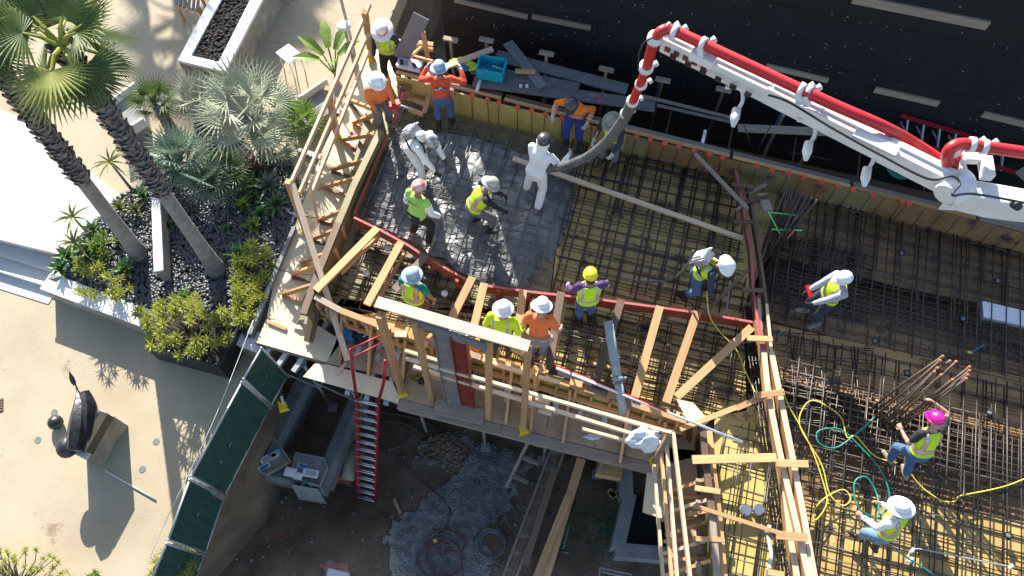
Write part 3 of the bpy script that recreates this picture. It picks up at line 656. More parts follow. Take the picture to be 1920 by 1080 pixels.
# left edge form
t=thing('left_edge_form','olive plywood edge form with triangular timber kickers along the left of the pour','form wall',at(660,350,0))
le=[(719,246),(668,352),(640,420),(603,512),(575,590)]
for i in range(4):
    a=at(*le[i],.30);b=at(*le[i+1],.30); m=MB(); m.bar(a+ZV*(-.33),b+ZV*(-.33),.03,.6); m.build('form_panel',P_oliv,t)
    m=MB(); m.bar(a+V(-.05,0,.0),b+V(-.05,0,0),.12,.09); m.build('top_beam',P_oliv if i<2 else W_dark,t)
    m=MB(); m.bar(a+V(-.12,0,-.45),b+V(-.12,0,-.45),.06,.09); m.build('waler',W_old,t)
lr=[(723,262),(700,318),(684,358),(664,405)]
for i in range(3): m=MB(); m.bar(at(*lr[i],.12),at(*lr[i+1],.12),.03,.1,top=1); m.build('red_edge_board',(W_red,W_pink),t)
kick=[(662,231,712,212),(655,188,700,205),(640,262,700,252),(622,318,685,300),(608,350,668,335),(600,412,650,392),(565,492,628,470),(585,448,640,428),(530,552,585,535),(548,515,596,498)]
for k,(x0,y0,x1,y1) in enumerate(kick):
    a=at(x0,y0,PF+.03); b=at(x1,y1,.22); c_=Vector((b.x,b.y,PF+.03))
    m=MB(); m.bar(a,b,.045,.09); m.build('kicker',W_new,t)
    m=MB(); m.bar(a-ZV*.005+V(0,-.05,0),c_+V(0,-.05,0),.045,.06); m.build('kicker',W_dark if k%2 else W_new,t)
    m=MB(); m.bar(c_-ZV*.02,b+ZV*.05,.09,.045,up=E1); m.build('stud',W_new,t)
for (x,y,s) in ((655,262,.06),(660,282,.05),(690,262,.04),(730,0,.03)): m=MB(); m.bar(at(x,y,PF+.004),at(x+14,y-12,PF+.004),s*2,.004); m.build('paint_patch',PINK,t)
# ---------------------------------------------------------------- guardrails
def clampbase(c,parent,name='post_clamp'):
    m=MB(); m.box(c,.13,.13,.14,.3); m.box(c+V(.02,-.06,.02),.17,.03,.06,.3); m.box(c+V(-.05,.04,.1),.03,.03,.12,.3); m.build(name,YEL,parent)
t=thing('guardrail','tall timber guardrail with three rails along the left plywood walkway','guardrail',at(632,255,PF))
posts=[((697,112,PF),(684,22,1.1)),((632,256,PF),(614,165,1.0)),((574,432,PF),(540,340,1.05))]
for (b,tp) in posts:
    a=at(*b); c_=at(*tp); m=MB(); m.bar(a,c_,.10,.10,up=E1); m.build('post',W_new,t); clampbase(a,t)
for (x0,y0,z0,x1,y1,z1) in [(543,350,.95,694,8,.95),(562,362,.5,693,57,.5),(584,364,.05,691,96,.05)]: m=MB(); lum(m,x0,y0,z0,x1,y1,z1,.045,.10); m.build('rail',W_pale,t)
for e in [(548,348,.9,578,432,PF+.1,.05,.07),(580,340,.5,597,418,PF+.05,.03,.07),(641,205,.0,633,250,PF,.04,.05)]: m=MB(); lum(m,*e[:6],e[6],e[7]); m.build('diagonal',W_pale,t)
# long loose diagonals on the left
plank('long_brace','very long pale two by four leaning from the left guardrail down to the ladder',548,345,1.0,652,676,PF+.25,.10,.05,W_pale)
plank('long_brace','dark weathered board hanging beside the edge form over the pale plywood',606,500,.2,553,606,PF+.08,.13,.04,W_old)
plank('long_brace','second dark brace standing beside the hanging weathered board',601,560,.15,582,640,PF+.05,.09,.05,W_dark)
plank('long_brace','short brace stub leaning on the plywood at the left corner',585,585,.05,575,640,PF+.05,.10,.04,W_new)
# ---------------------------------------------------------------- red edge board with braces
t=thing('red_edge_form','red stained bulkhead board with pink top edge crossing the rebar in a bent line','form wall',at(940,548,0))
rb=[(664,408),(714,432),(762,458),(808,488),(870,522),(886,530),(905,535),(1000,548),(1110,560),(1240,577),(1330,590),(1411,604)]
for i in range(len(rb)-1):
    if i==5: continue
    m=MB(); a=at(*rb[i],.28);b=at(*rb[i+1],.28); m.bar(a-ZV*.12,b-ZV*.12,.04,.26,top=1); m.build('board',(W_red,W_pink),t)
for (x,y) in [(700,437),(745,462),(800,480),(820,492),(858,527),(935,545),(990,553),(1160,572)]:
    m=MB(); c_=at(x,y+6,.1); m.box(c_-ZV*.2,.09,.05,.36,-.3); m.build('cleat',W_red,t)
# outer (front) form between rebar and platform
t=thing('front_form_wall','timber framed front form wall with plywood face and studs above the working platform','form wall',at(950,690,0))
of=[(590,556),(640,583),(700,606),(800,640),(900,670),(1000,700),(1100,730),(1200,762),(1288,790)]
for i in range(len(of)-1):
    a=at(*of[i],.30);b=at(*of[i+1],.30)
    m=MB(); m.bar(a-ZV*.4,b-ZV*.4,.02,.74); m.build('form_panel',P_yel if i>1 else W_new,t)
    m=MB(); m.bar(a,b,.10,.045); m.build('top_plate',W_new if i%3 else W_old,t)
    m=MB(); m.bar(a+V(-.02,-.09,-.35),b+V(-.02,-.09,-.35),.05,.10); m.build('waler',W_new,t)
    for f in (.1,.45,.8):
        c_=a.lerp(b,f); m=MB(); m.bar(Vector((c_.x,c_.y-.07,PF)),Vector((c_.x,c_.y-.07,.27)),.09,.045,up=E1); m.build('stud',W_new,t)
for x in (640,695,760,850,960,1070,1180,1250):
    y=560+(x-598)*.335; c_=at(x,y+8,.30); a=V(c_.x-.1,c_.y-.7,PF+.02); m=MB(); m.bar(c_-ZV*.1,a,.045,.09); m.build('kicker',W_new,t)
    m=MB(); m.bar(V(c_.x,c_.y-.1,PF+.02),a,.045,.07); m.build('kicker',W_dark,t)
for x,y in ((720,617),(752,628),(792,645),(1010,694),(1080,720),(1150,742)): m=MB(); m.box(at(x,y,.33),.2,.1,.05,rnd.uniform(-.4,.4)); m.build('block',W_pale if x<760 else W_new,t)
m=MB(); m.bar(at(1030,692,.36),at(1175,740,.36),.12,.03); m.build('black_strip',BLK,t)
br=[(712,426,490+10,570,0),(752,455,688,572,0),(800,478,740,545,1),(886,520,845,602,0),(908,532,889,612,0),(981,545,968,642,0),(1052,548,1028,692,1),(1165,563,1118,712,1),(1237,575,1190,745,0),(1307,585,1249,755,0),(1409,614,1268,745,0)]
bl=['first brace at the left end running from the red board to the corner','second brace from the left on the red board','short thick dark brace behind the blue hat worker','brace left of the white hat vest worker','brace right above the white hat vest worker','brace left of the orange top worker','wide brace right of the orange top worker','brace behind the blue grey tube','pale brace right of the blue grey tube','brace running down to the front right corner','long diagonal brace from the end of the red board to the corner']
br[0]=(708,428,592,545,0)
for k,(x0,y0,x1,y1,dk_) in enumerate(br):
    m=MB(); lum(m,x0,y0,.34,x1,y1,.36,.13,.05); tag(m.build('form_brace',W_dark if dk_ else W_new),bl[k],'brace','braces tying the red board to the front form')
for k,(x0,y0,x1,y1) in enumerate([(712,440,640,512),(760,472,702,575),(1000,560,975,640),(1062,560,1046,640),(1160,590,1130,655),(1228,600,1205,700)]):
    m=MB(); lum(m,x0,y0,.15,x1,y1,.27,.045,.09); tag(m.build('form_brace',W_new),['lower leg beside the first brace on the left','lower leg beside the second brace from the left','lower leg beside the brace left of the orange top worker','lower leg beside the wide brace right of the orange top worker','lower leg under the brace behind the blue grey tube','lower leg under the pale brace right of the tube'][k],'brace','braces tying the red board to the front form')
# ---------------------------------------------------------------- header frame with steel posts
t=thing('header_frame','tall timber frame with long pale header beam over the front platform','timber frame',at(860,740,PF))
m=MB(); lum(m,681,622,2.45,990,652,2.45,.05,.05)
a=at(683,621,2.5);b=at(992,651,2.5)
m=MB(); m.bar(at(706,566,2.5),at(992,650,2.5),.16,.045); m.build('header',W_pale,t)
m=MB(); m.bar(at(766,600,2.34),at(912,652,2.34),.05,.22); m.build('header_side',W_grey,t)
for k,(x0,y0,x1,y1,wd) in enumerate([(712,590,755,738,.12),(778,604,810,748,.09),(917,638,916,784,.09),(990,652,981,808,.09)]):
    a=at(x1,y1,PF); b=at(x0,y0,2.45); m=MB(); m.bar(a,b,wd,.09,up=E1); m.build('post',W_new,t)
    if k in (0,3): clampbase(a,t)
m=MB(); m.bar(at(992,668,2.2),at(962,654,2.45),.04,.09); m.build('gusset',W_new,t)
m=MB(); m.bar(at(1006,690,1.4),at(996,700,.9),.04,.09); m.build('gusset',W_new,t)
def channel(name,label,x0,y0,z0,x1,y1,z1,wd,dp,mat):
    a=at(x0,y0,z0);b=at(x1,y1,z1); m=MB(); m.bar(a,b,.012,wd,up=E1)
    d=(b-a).normalized(); s=(E1-d*E1.dot(d)).normalized(); n=d.cross(s)
    for k in(-1,1): m.bar(a+s*k*wd/2+n*dp/2*0,b+s*k*wd/2,dp,.012,up=s)
    return tag(m.build(name,mat),label,'steel beam','leaning steel channels')
channel('steel_channel','grey primed steel channel leaning against the header beam',829,618,2.35,851,757,PF,.26,.10,STEELG)
channel('steel_channel','red oxide steel channel leaning against the header beam',860,632,2.35,877,762,PF,.22,.10,STEELR)
plank('loose_board','short grey plank under the feet of the steel channels',815,762,PF+.05,908,783,PF+.05,.26,.04,W_old)
# front guardrail
t=thing('guardrail','front timber guardrail with three sunlit rails from the header frame to the corner','guardrail',at(1100,790,PF))
for (x0,y0,z0,x1,y1,z1,m_) in [(760,658,1.05,845,684,1.05,W_pale),(762,672,.98,1258,812,.98,W_pale),(776,688,.65,1238,830,.65,W_pale),(905,675,.9,1000,705,.9,W_pale),(1010,707,.6,1050,717,.6,W_pale),(792,703,.35,1000,752,.35,W_new),(1090,804,.2,1230,842,.2,W_pale),(990,744,.1,1030,755,.1,W_pale),(1010,770,0,1034,777,0,W_pale)]: m=MB(); lum(m,x0,y0,z0,x1,y1,z1,.045,.09); m.build('rail',m_,t)
a=at(1226,868,PF);b=at(1258,812,1.0); m=MB(); m.bar(a,b,.10,.10,up=E1); m.build('post',W_old,t); clampbase(a,t)
a=at(982,806,PF);b=at(990,700,1.0); m=MB(); m.bar(a+V(.12,0,0),b+V(.12,0,0),.09,.045,up=E1); m.build('post',W_new,t)
t=thing('guardrail','right side timber guardrail of four rails running down beside the open pit','guardrail',at(1260,980,PF))
for (x0,y0,z0,x1,y1,z1,m_) in [(1262,812,1.0,1298,1120,1.0,W_pale),(1250,835,.6,1272,1120,.6,W_pale),(1240,850,.25,1262,1120,.25,W_new),(1226,872,-.1,1246,1120,-.1,W_pale)]: m=MB(); lum(m,x0,y0,z0,x1,y1,z1,.045,.10); m.build('rail',m_,t)
# right lower platform form with kickers
t=thing('right_platform_form','dark faced edge form with kickers beside the yellow plywood strip','form wall',at(1335,950,0))
rf=[(1322,800),(1330,880),(1340,960),(1352,1100)]
for i in range(3):
    a=at(*rf[i],.35);b=at(*rf[i+1],.35)
    m=MB(); m.bar(a-ZV*.4,b-ZV*.4,.025,.8); m.build('form_panel',P_oliv if i else BLK,t)
    m=MB(); m.bar(a+V(-.04,0,-.02),b+V(-.04,0,-.02),.10,.06); m.build('top_beam',W_dark if i<2 else W_old,t)
    m=MB(); m.bar(a+V(.12,0,-.25),b+V(.12,0,-.25),.09,.04); m.build('waler',W_new,t)
for k,(y,xx) in enumerate([(905,1278),(945,1270),(985,1275),(1020,1270),(1060,1275)]):
    m=MB(); lum(m,xx-25,y+18,PF+.04,1335,y-10,.2,.05,.09); m.build('kicker',W_pale if k%2 else W_new,t)
    m=MB(); lum(m,xx-30,y+30,PF+.03,1335,y+26,PF+.03,.05,.09); m.build('kicker',W_new,t)
    m=MB(); lum(m,1310,y-5,.1,1312,y+20,PF,.09,.05,up=E2); m.build('stud',W_old,t)
for e in [(1298,862,.42,1455,858,.42,.13),(1303,915,.4,1350,922,.4,.08),(1300,948,.4,1470,1002,.42,.06),(1300,1010,.35,1358,1012,.35,.07),(1275,805,.4,1380,764,.4,.08),(1380,766,.3,1440,740,.42,.09),(1290,965,.1,1330,958,.3,.05)]:
    m=MB(); lum(m,*e[:6],e[6],.045); tag(m.build('form_brace',W_new),{1298:'wide level brace crossing the yellow plywood strip below the red white pole',1303:'short cleat on the right platform form',1300:'sloping brace crossing the yellow strip beside the two round lids' if e[1]<1000 else 'small cleat at the bottom of the right platform form',1275:'loose timber crossing over the corner below the red white pole',1380:'dark timber running up to the divider above the yellow strip',1290:'stub brace on the right platform form beside the guardrail'}[e[0]],'brace','braces on the right platform form')
# corner plywood gusset
m=MB(); m.prism(P2([(1268,748),(1300,755),(1330,790),(1318,800),(1290,790)],.38),.36,.38); tag(m.build('corner_sheet',P_pale),'curled pale plywood offcut at the front right corner of the form','plywood sheet')
for k in range(6):
    m=MB(); lum(m,1262+8*k,768+6*k,.3-.05*k,1255+9*k,805+5*k,PF+.02,.045,.09); tag(m.build('corner_brace',W_new if k%2 else W_dark),['first','second','third','fourth','fifth','last'][k]+' of the short corner braces fanned under the curled plywood, counted from the left','brace','corner braces')
# ---------------------------------------------------------------- divider bulkhead (two long rows with cleats)
t=thing('divider_bulkhead','long double row of pink edged timbers with cross cleats dividing the slab','form wall',at(1420,600,0))
rows=[[(1378,314),(1392,380),(1408,470),(1412,545),(1420,600),(1432,660),(1440,740),(1462,850),(1492,980),(1525,1120)],
      [(1402,345),(1414,410),(1428,500),(1437,570),(1446,660),(1462,740),(1484,850),(1505,960),(1530,1100)],
      [(1422,560),(1428,640),(1437,700),(1452,800),(1470,905),(1480,1000),(1500,1120)]]
rz=[.32,.30,.22]
for r_,(row,z) in enumerate(zip(rows,rz)):
    for i in range(len(row)-1):
        m=MB(); a=at(*row[i],z);b=at(*row[i+1],z); up_=i<5 and r_==0
        m.bar(a-ZV*.06,b-ZV*.06,.05 if row[i][1]<590 else .09,.16,top=1); m.build('board',(W_dark if row[i][1]<580 else W_new,W_pink if up_ else (W_dark if row[i][1]<560 else W_pale)),t)
for k,(x0,y0,x1,y1,wd) in enumerate([(1372,346,1412,350,.06),(1376,416,1417,416,.07),(1392,543,1434,545,.07),(1401,634,1448,636,.09),(1416,742,1470,735,.10),(1455,868,1515,870,.11),(1455,1003,1514,1008,.12),(1440,1072,1470,1078,.08)]):
    m=MB(); lum(m,x0,y0,.42,x1,y1,.42,wd,.04); m.build('cleat',W_new if k>2 else W_dark,t)
for (x0,y0,x1,y1) in [(1437,345,1405,365),(1400,380,1380,395),(1450,1010,1425,985)]: m=MB(); lum(m,x0,y0,.35,x1,y1,.3,.05,.05); m.build('cleat',W_old,t)
for k,e in enumerate([(1303,288,.6,1402,392,.35,.06),(1380,372,.3,1455,330,.35,.05),(1404,505,.3,1322,585,.35,.06),(1440,370,.35,1400,378,.35,.10)]):
    m=MB(); lum(m,*e[:6],e[6],.045); tag(m.build('divider_brace',W_dark if k!=0 else W_old),['dark brace running from the back form wall down to the head of the divider','dark brace rising from the divider toward the starter bars','reddish brace from the divider down to the red board','block joining the divider to the concrete post head'][k],'brace','divider braces')
m=MB(); m.box(at(1432,385,.25),.16,.36,.12,.2); tag(m.build('timber_block',W_old),'squared timber block at the head of the divider by the starter bars','timber block')
# screed board on the pour
plank('screed_board','long pale screed board lying across the rebar toward the divider',962,297,.12,1392,447,.1,.085,.045,W_pale)
# ---------------------------------------------------------------- starter bar clusters
def cluster(label,pairs,cap,z1,grp,mat=REB_D,ties=True):
    t=thing('starter_bar_cluster',label,'rebar column',at(*pairs[0][0],0),grp); ps=[]
    for (b,tp) in pairs:
        a=at(*b,-.1); c_=at(*tp,z1); m=MB(); m.tube([a,a.lerp(c_,.5)+V(rnd.gauss(0,.01),rnd.gauss(0,.01),0),c_],.018,7); m.build('bar',mat,t,True); ps.append((a,c_))
        if cap: m=MB(); m.lathe([(.021,-.06),(.024,.0),(.02,.012),(1e-4,.014)],c_,8); m.build('bar_cap',cap,t,True)
    if ties:
        for f in (.12,.22,.32):
            q=[a.lerp(b,f) for a,b in ps]; cx=sum((p for p in q),V(0,0,0))/len(q); q.sort(key=lambda p:math.atan2(p.y-cx.y,p.x-cx.x)); m=MB(); m.tube(q+[q[0]],.006,5); m.build('tie',mat,t)
    return t
cl2=[((1640+i*14,782+j*16-i*3),(1762+i*14+j*6,672+i*7+j*9)) for i,j in [(0,0),(0,1),(1,0),(0,2),(1,2),(2,2),(3,1),(3,2)]]
cl2=[((1628,770),(1768,668)),((1634,786),(1763,676)),((1641,795),(1758,690)),((1650,800),(1752,697)),((1632,776),(1781,677)),((1652,803),(1765,703)),((1660,806),(1793,678)),((1668,806),(1786,712)),((1676,806),(1818,688)),((1684,803),(1818,695)),((1690,800),(1815,703)),((1680,808),(1812,710))]
cluster('tall bundle of rusty starter bars with orange caps by the pink helmet worker',cl2,ORG2,1.35,'starter bar columns')
cl1=[((1425+(i%5)*14,480+(i//5)*14-(i%5)*8),(1478+(i%7)*9,345+(i*5)%34)) for i in range(12)]
cluster('bundle of dark starter bars with green tape right of the divider head',cl1,None,1.45,'starter bar columns',REB)
m=MB(); m.bar(at(1447,430,.5),at(1504,432,.5),.025,.01); m.bar(at(1441,397,.9),at(1462,438,.5),.025,.01); m.bar(at(1445,398,.9),at(1495,404,.9),.012,.01); tag(m.build('marking_tape',NEON),'neon green tape lines strung round the dark starter bars','tape')
m=MB(); m.tube([at(1487,433,.5),at(1476,446,.4)],.025,8); tag(m.build('tape_roll',ORG,None,True),'orange wrap on the dark starter bars','tape')
# ---------------------------------------------------------------- small items on the mats
def disc(label,x,y,z,r,mat,h=.05,name='round_lid',cat='lid',grp=None):
    m=MB(); m.lathe([(r,0),(r,h),(r*.9,h+.008),(1e-4,h+.012)],at(x,y,z),20); return tag(m.build(name,mat,None,True),label,cat,grp)
gg='white round sleeve lids'
for lab,x,y,r in [('white round lid beside the second brace on the left',728,466,.065),('white round lid near the front form at left',688,515,.055),('white round lid between the braces left of the white hat worker',834,552,.06)]: disc(lab,x,y,-.04,r,WPL,grp=gg)
disc('left of the two blue grey round lids on the yellow plywood strip',1396,958,-.1,.085,WPL,.10,grp=gg); disc('right of the two blue grey round lids on the yellow plywood strip',1421,957,-.1,.085,WPL,.10,grp=gg)
for k,(x,y) in enumerate([(1690,475),(1870,527),(1640,640),(1852,445),(1600,390),(1612,370),(1700,700),(1855,775),(1890,1005),(1805,598)]):
    tt=thing('electrical_box',['bluish','dark','small','tilted','half hidden'][k%5]+' electrical box tied into the right rebar mat '+['below the long white foam','left of the white foam block','above the starter bars','near the top wall','by the top left corner','just under the back wall','above the pink helmet worker','on the sunlit rebar edge','by the white hose end','beside the blue sleeve'][k],'electrical box',at(x,y,.0),'electrical boxes in the right mat')
    m=MB(); m.box(at(x,y,-.02),.10,.10,.05,rnd.random()); m.build('box_body',BLK,tt,bevel=.006); m=MB(); m.lathe([(.035,0),(.03,.03),(.022,.032)],at(x,y,.03),12); m.build('hub',GREYC,tt,True)
for k,(x0,y0,x1,y1) in enumerate([(1846,421,1830,434),(1846,645,1822,661),(1024,363,1023,352),(1459,628,1472,620)]):
    tt=thing('pipe_sleeve',['blue handled marker with yellow end near the right back wall','blue handled marker with yellow end above the starter bars','small yellow and blue marker on the wet concrete','yellow marker beside the divider cleat'][k],'marker',at(x0,y0,.05)); a=at(x0,y0,.12);b=at(x1,y1,.02)
    m=MB(); m.tube([a,b],.014,8); m.build('handle',BLUET,tt,True); m=MB(); m.tube([b,b+V(-.07,.01,0)],.02,8); m.build('tip',YEL,tt,True)
for lab,q in (('short white foam block against the right back wall',[(1668,384),(1735,396),(1730,406),(1672,392)]),('long white foam block lying in the shaded beam trench',[(1842,564),(1960,592),(1960,620),(1845,594)])):
    m=MB(); m.prism(P2(q,.0),-.12,.0); tag(m.build('foam_block',WPL),lab,'foam block','foam blocks')
# conduit runs
def hose(name,label,pts,r,mat,cat='hose',grp=None,z=None,sub=6):
    P=[at(*p) if len(p)==3 else at(p[0],p[1],z) for p in pts]; out=[]
    n=len(P)
    for i in range(n-1):
        p0=P[max(i-1,0)];p1=P[i];p2=P[i+1];p3=P[min(i+2,n-1)]
        for k in range(sub):
            t_=k/sub; out.append(.5*((2*p1)+(-p0+p2)*t_+(2*p0-5*p1+4*p2-p3)*t_*t_+(-p0+3*p1-3*p2+p3)*t_**3))
    out.append(P[-1]); m=MB(); m.tube(out,r,7); return tag(m.build(name,mat,None,True),label,cat,grp)
hose('conduit','blue grey conduit curving under the red board across the rebar',[(1068,628),(1140,640),(1220,600),(1300,618),(1385,640),(1410,642)],.011,GREYC,'conduit',z=.02)
hose('conduit','straight blue conduit standing between the vibrator worker and the red board',[(1373,490,.05),(1368,540,.04),(1362,592,.03)],.014,TUBEB,'conduit')
hose('conduit','pale conduit crossing the rebar strip below the orange top worker',[(1010,610),(1080,622),(1130,635),(1180,646)],.010,GREYC,'conduit',z=.02)
hose('conduit','white flexible conduit lying against the divider at lower right',[(1443,985),(1441,1010),(1446,1040),(1440,1080),(1442,1110)],.03,WPL,'conduit',z=0.03)
hose('conduit','white hose end with two fittings beside the blonde worker',[(1700,1055),(1712,1030),(1760,1036),(1830,1050),(1890,1062)],.012,GALV,'conduit',z=.05)
m=MB()
for (x,y) in ((1710,1033),(1708,1050),(1895,1063)): m.tube([at(x-3,y+4,.08),at(x+3,y-4,.08)],.026,10)
tag(m.build('hose_fitting',WPL,None,True),'white couplings on the conduit beside the blonde worker','fitting')
hose('extension_cord','yellow cord dropping from the vibrator backpack over the red board to the divider',[(1325,545,.8),(1330,590,.5),(1348,620,.3),(1380,655,.2),(1395,690,.15),(1412,728,.2),(1418,738,.45)],.010,YROPE,'cord')
hose('extension_cord','long yellow cord looping over the right rebar mat',[(1468,733,.45),(1478,760,.1),(1498,795,.05),(1525,850,.05),(1545,910,.05),(1550,945,.05),(1530,975,.05),(1525,960,.05),(1545,935,.05),(1580,918,.05),(1595,935,.05),(1580,948,.05),(1555,925,.05),(1540,870,.05),(1500,800,.06),(1508,762,.05),(1530,752,.05),(1575,780,.05),(1588,820,.05),(1605,818,.05),(1640,855,.05),(1682,868,.05)],.011,YROPE,'cord')
hose('extension_cord','yellow cord trailing from the pink helmet worker to the right edge',[(1703,883,.1),(1730,915,.05),(1765,938,.05),(1790,940,.05),(1800,930,.05),(1850,920,.05),(1890,910,.05),(1935,892,.05)],.011,YROPE,'cord')
hose('air_hose','green hose looping from the starter bars down to the blonde worker',[(1640,782,.1),(1600,818,.05),(1565,840,.05),(1535,830,.05),(1535,808,.05),(1575,805,.05),(1610,835,.05),(1650,880,.05),(1668,930,.05),(1655,962,.05),(1640,970,.05),(1608,950,.05),(1602,905,.05),(1625,895,.05),(1645,930,.05),(1648,965,.3)],.0135,GHOSE,'hose')
hose('air_hose','green hose trailing off right below the blonde worker',[(1680,1030,.6),(1700,1045,.2),(1740,1070,.05),(1780,1100,.05)],.0135,GHOSE,'hose')
# ---------------------------------------------------------------- poles, tube and cloth at the front
m=MB(); m.tube([at(1036,684,.55),at(1250,772,.5)],.022,8); tag(m.build('long_pole',REDP,None,True),'upper red pole lying beside the long white pole along the front form','pole')
m=MB(); m.tube([at(1042,690,.56),at(1392,829,.45)],.022,8); tag(m.build('long_pole',WPL,None,True),'long white pole with red end lying from the front form over the yellow strip','pole')
t=thing('leaning_tube','thick blue grey tube with a collar leaning over the front form','tube',at(1168,778,.4)); a=at(1140,602,.95);b=at(1169,776,.35)
m=MB(); c_=a.lerp(b,.62); m.tube([a,c_],.075,16); m.build('tube_body',TUBEB,t,True); m=MB(); m.tube([c_,b],.07,16); m.build('tube_body',TUBEB,t,True); m=MB(); d=(b-a).normalized(); m.tube([c_-d*.03,c_+d*.03],.095,16); m.box(c_+V(.1,0,0),.08,.03,.05); m.build('collar',TUBEB,t,True)
lump('hanging_shirt','pale blue grey shirt hung over the corner of the front guardrail',at(1206,826,.85),.22,.16,.22,WPL,'shirt',0,5,amp=.3)
# bags etc on the platform
t=thing('duffel_bag','blue roll bag lying on the platform against the form','bag',at(662,618,PF)); m=MB(); a=at(668,598,PF+.14);b=at(650,638,PF+.14); m.tube([a,a.lerp(b,.05),a.lerp(b,.95),b],[.09,.13,.13,.09],16); m.build('bag_body',BLUET,t,True); m=MB(); m.tube([a.lerp(b,.3)+V(-.1,0,.1),a.lerp(b,.5)+V(0,0,.2),a.lerp(b,.7)+V(.1,0,.12)],.012,6); m.build('strap',BLK,t,True)
lump('backpack','black backpack beside the blue roll bag',at(684,628,PF),.24,.2,.2,BLK,'bag',.4,7)
m=MB(); m.tube([at(672,617,-.1),at(684,612,.0),at(694,625,-.05),at(680,632,-.05)],.008,6); tag(m.build('pale_cord',WPL,None,True),'pale cord tangled on the black backpack','cord')
lump('plastic_wrapper','crumpled clear and pink plastic wrapper on the platform floor',at(746,634,PF),.12,.07,.05,mk('pale_pink_plastic',(.5,.42,.45),.5,var=.3,scale=20),'litter',0,9,amp=.5)
lump('plastic_bottle_scrap','small blue wrapper right of the pink wrapper',at(760,637,PF),.05,.03,.03,BLUEC,'litter',0,3,amp=.4)
lump('safety_glove','yellow green glove lying on the platform planks',at(784,711,PF),.13,.05,.04,L_YEL,'glove',-.3,8,amp=.4)
lump('work_boots','small pile of dark gloves left of the leaning channels',at(790,715,PF+.02),.07,.05,.04,BLK,'gloves',-.3,11,amp=.4)
for k,(x,y) in enumerate([(993,726),(1018,726)]):
    crate('plastic_bin',['left','right'][k]+' of the two black bins on the platform beside the header frame',at(x,y,PF),.24,.34,.25,-.25,BLK,'bin',grp='black bins')
lump('rag','pale rag lying on the front platform planks',at(1110,820,PF),.12,.05,.04,WPL,'rag',0,13,amp=.4)
lump('black_bag','black rubbish bag at the feet of the worker behind the steel channels',at(887,678,PF),.18,.13,.14,BLK,'bag',0,15)
# timber offcuts and debris on the platform and pit floor
dg='offcuts lying about'
for k,(x,y,z,lb) in enumerate([(640,690,PF,'offcut on the sunlit plywood left of the ladder'),(700,665,PF,'offcut near the ladder grab rail'),(905,735,PF,'offcut right of the red channel foot'),(945,715,PF,'offcut by the middle header post'),(1075,770,PF,'offcut on the platform under the front rails'),(1150,795,PF,'offcut near the blue grey tube end'),(840,690,PF,'offcut left of the grey channel'),(520,610,PF,'offcut on the bright corner plywood'),(600,350,PF,'offcut among the kickers on the walkway'),(655,240,PF,'offcut at the top of the walkway kickers'),(745,950,PIT+.12,'offcut on the dirt right of the ladder'),(590,990,PIT+.2,'offcut on the dirt beside the red tape'),(480,950,PIT+.15,'offcut on the dirt below the beige tray'),(700,1030,PIT+.2,'offcut on the dirt mound')]):
    m=MB(); a=rnd.uniform(0,3.1); c_=at(x,y,z+.03); L=rnd.uniform(.12,.4); m.bar(c_-V(math.cos(a),math.sin(a),0)*L/2,c_+V(math.cos(a),math.sin(a),0)*L/2,.06,.03); tag(m.build('timber_offcut',W_new if k%3 else W_pale),lb,'offcut',dg)
# ---------------------------------------------------------------- concrete pump boom
t=thing('concrete_pump_boom','white concrete pump boom with red delivery pipe and hanging end hose','pump boom',at(1240,62,6.4))
def cr(P,sub=8):
    out=[];n=len(P)
    for i in range(n-1):
        p0=P[max(i-1,0)];p1=P[i];p2=P[i+1];p3=P[min(i+2,n-1)]
        for k in range(sub):
            t_=k/sub; out.append(.5*((2*p1)+(-p0+p2)*t_+(2*p0-5*p1+4*p2-p3)*t_*t_+(-p0+3*p1-3*p2+p3)*t_**3))
    return out+[P[-1]]
BZ=6.3
m=MB(); m.tube(cr([at(1212,128,5.5),at(1220,100,5.9),at(1226,78,BZ-.1),at(1238,60,BZ+.1),at(1258,56,BZ+.1),at(1300,74,BZ+.1),at(1420,130,BZ+.1),at(1560,195,BZ+.1),at(1660,239,BZ+.05),at(1720,272,BZ-.3),at(1780,312,BZ-.4)]),.057,16); m.build('delivery_pipe',REDP,t,True)
m=MB(); m.tube(cr([at(1778,305,BZ),at(1776,292,BZ+.1),at(1784,277,BZ+.2),at(1805,270,BZ+.2),at(1850,276,BZ+.2),at(1960,292,BZ+.2)]),.058,16); m.build('delivery_pipe',REDP,t,True)
# arm: box section, slightly tapering, with rib on top
def arm(p0,p1,w0,w1,h,mat,name='boom_section'):
    a=at(*p0);b=at(*p1);d=(b-a).normalized();s=d.cross(ZV).normalized(); m=MB()
    vs=[]
    for p,wd in((a,w0),(b,w1)): vs+=[p-s*wd/2-ZV*h/2,p+s*wd/2-ZV*h/2,p+s*wd/2+ZV*h/2,p-s*wd/2+ZV*h/2]
    m.add(vs,[(0,1,5,4),(1,2,6,5),(2,3,7,6),(3,0,4,7),(3,2,1,0),(4,5,6,7)]); m.build(name,mat,t,bevel=.012)
    m=MB(); m.bar(a.lerp(b,.03)+ZV*(h/2+.01)-s*w0*.1,b+ZV*(h/2+.01)-s*w1*.1,.05,.03); m.build('boom_rib',mat,t)
    return a,b,d,s
a,b,d,s=arm((1243,78,BZ-.15),(1440,172,BZ-.15),.12,.15,.2,WHITE)
arm((1438,171,BZ-.15),(1660,281,BZ-.15),.14,.16,.22,WHITE)
arm((1655,279,BZ-.15),(1800,352,BZ-.15),.17,.17,.24,WHITE)
for x,y,w_ in ((1318,108,.13),(1640,270,.22)): c_=at(x,y,BZ-.02); m=MB(); m.bar(c_-d*w_,c_+d*w_,.13,.1); m.build('boom_plate',WHITE,t,bevel=.01)
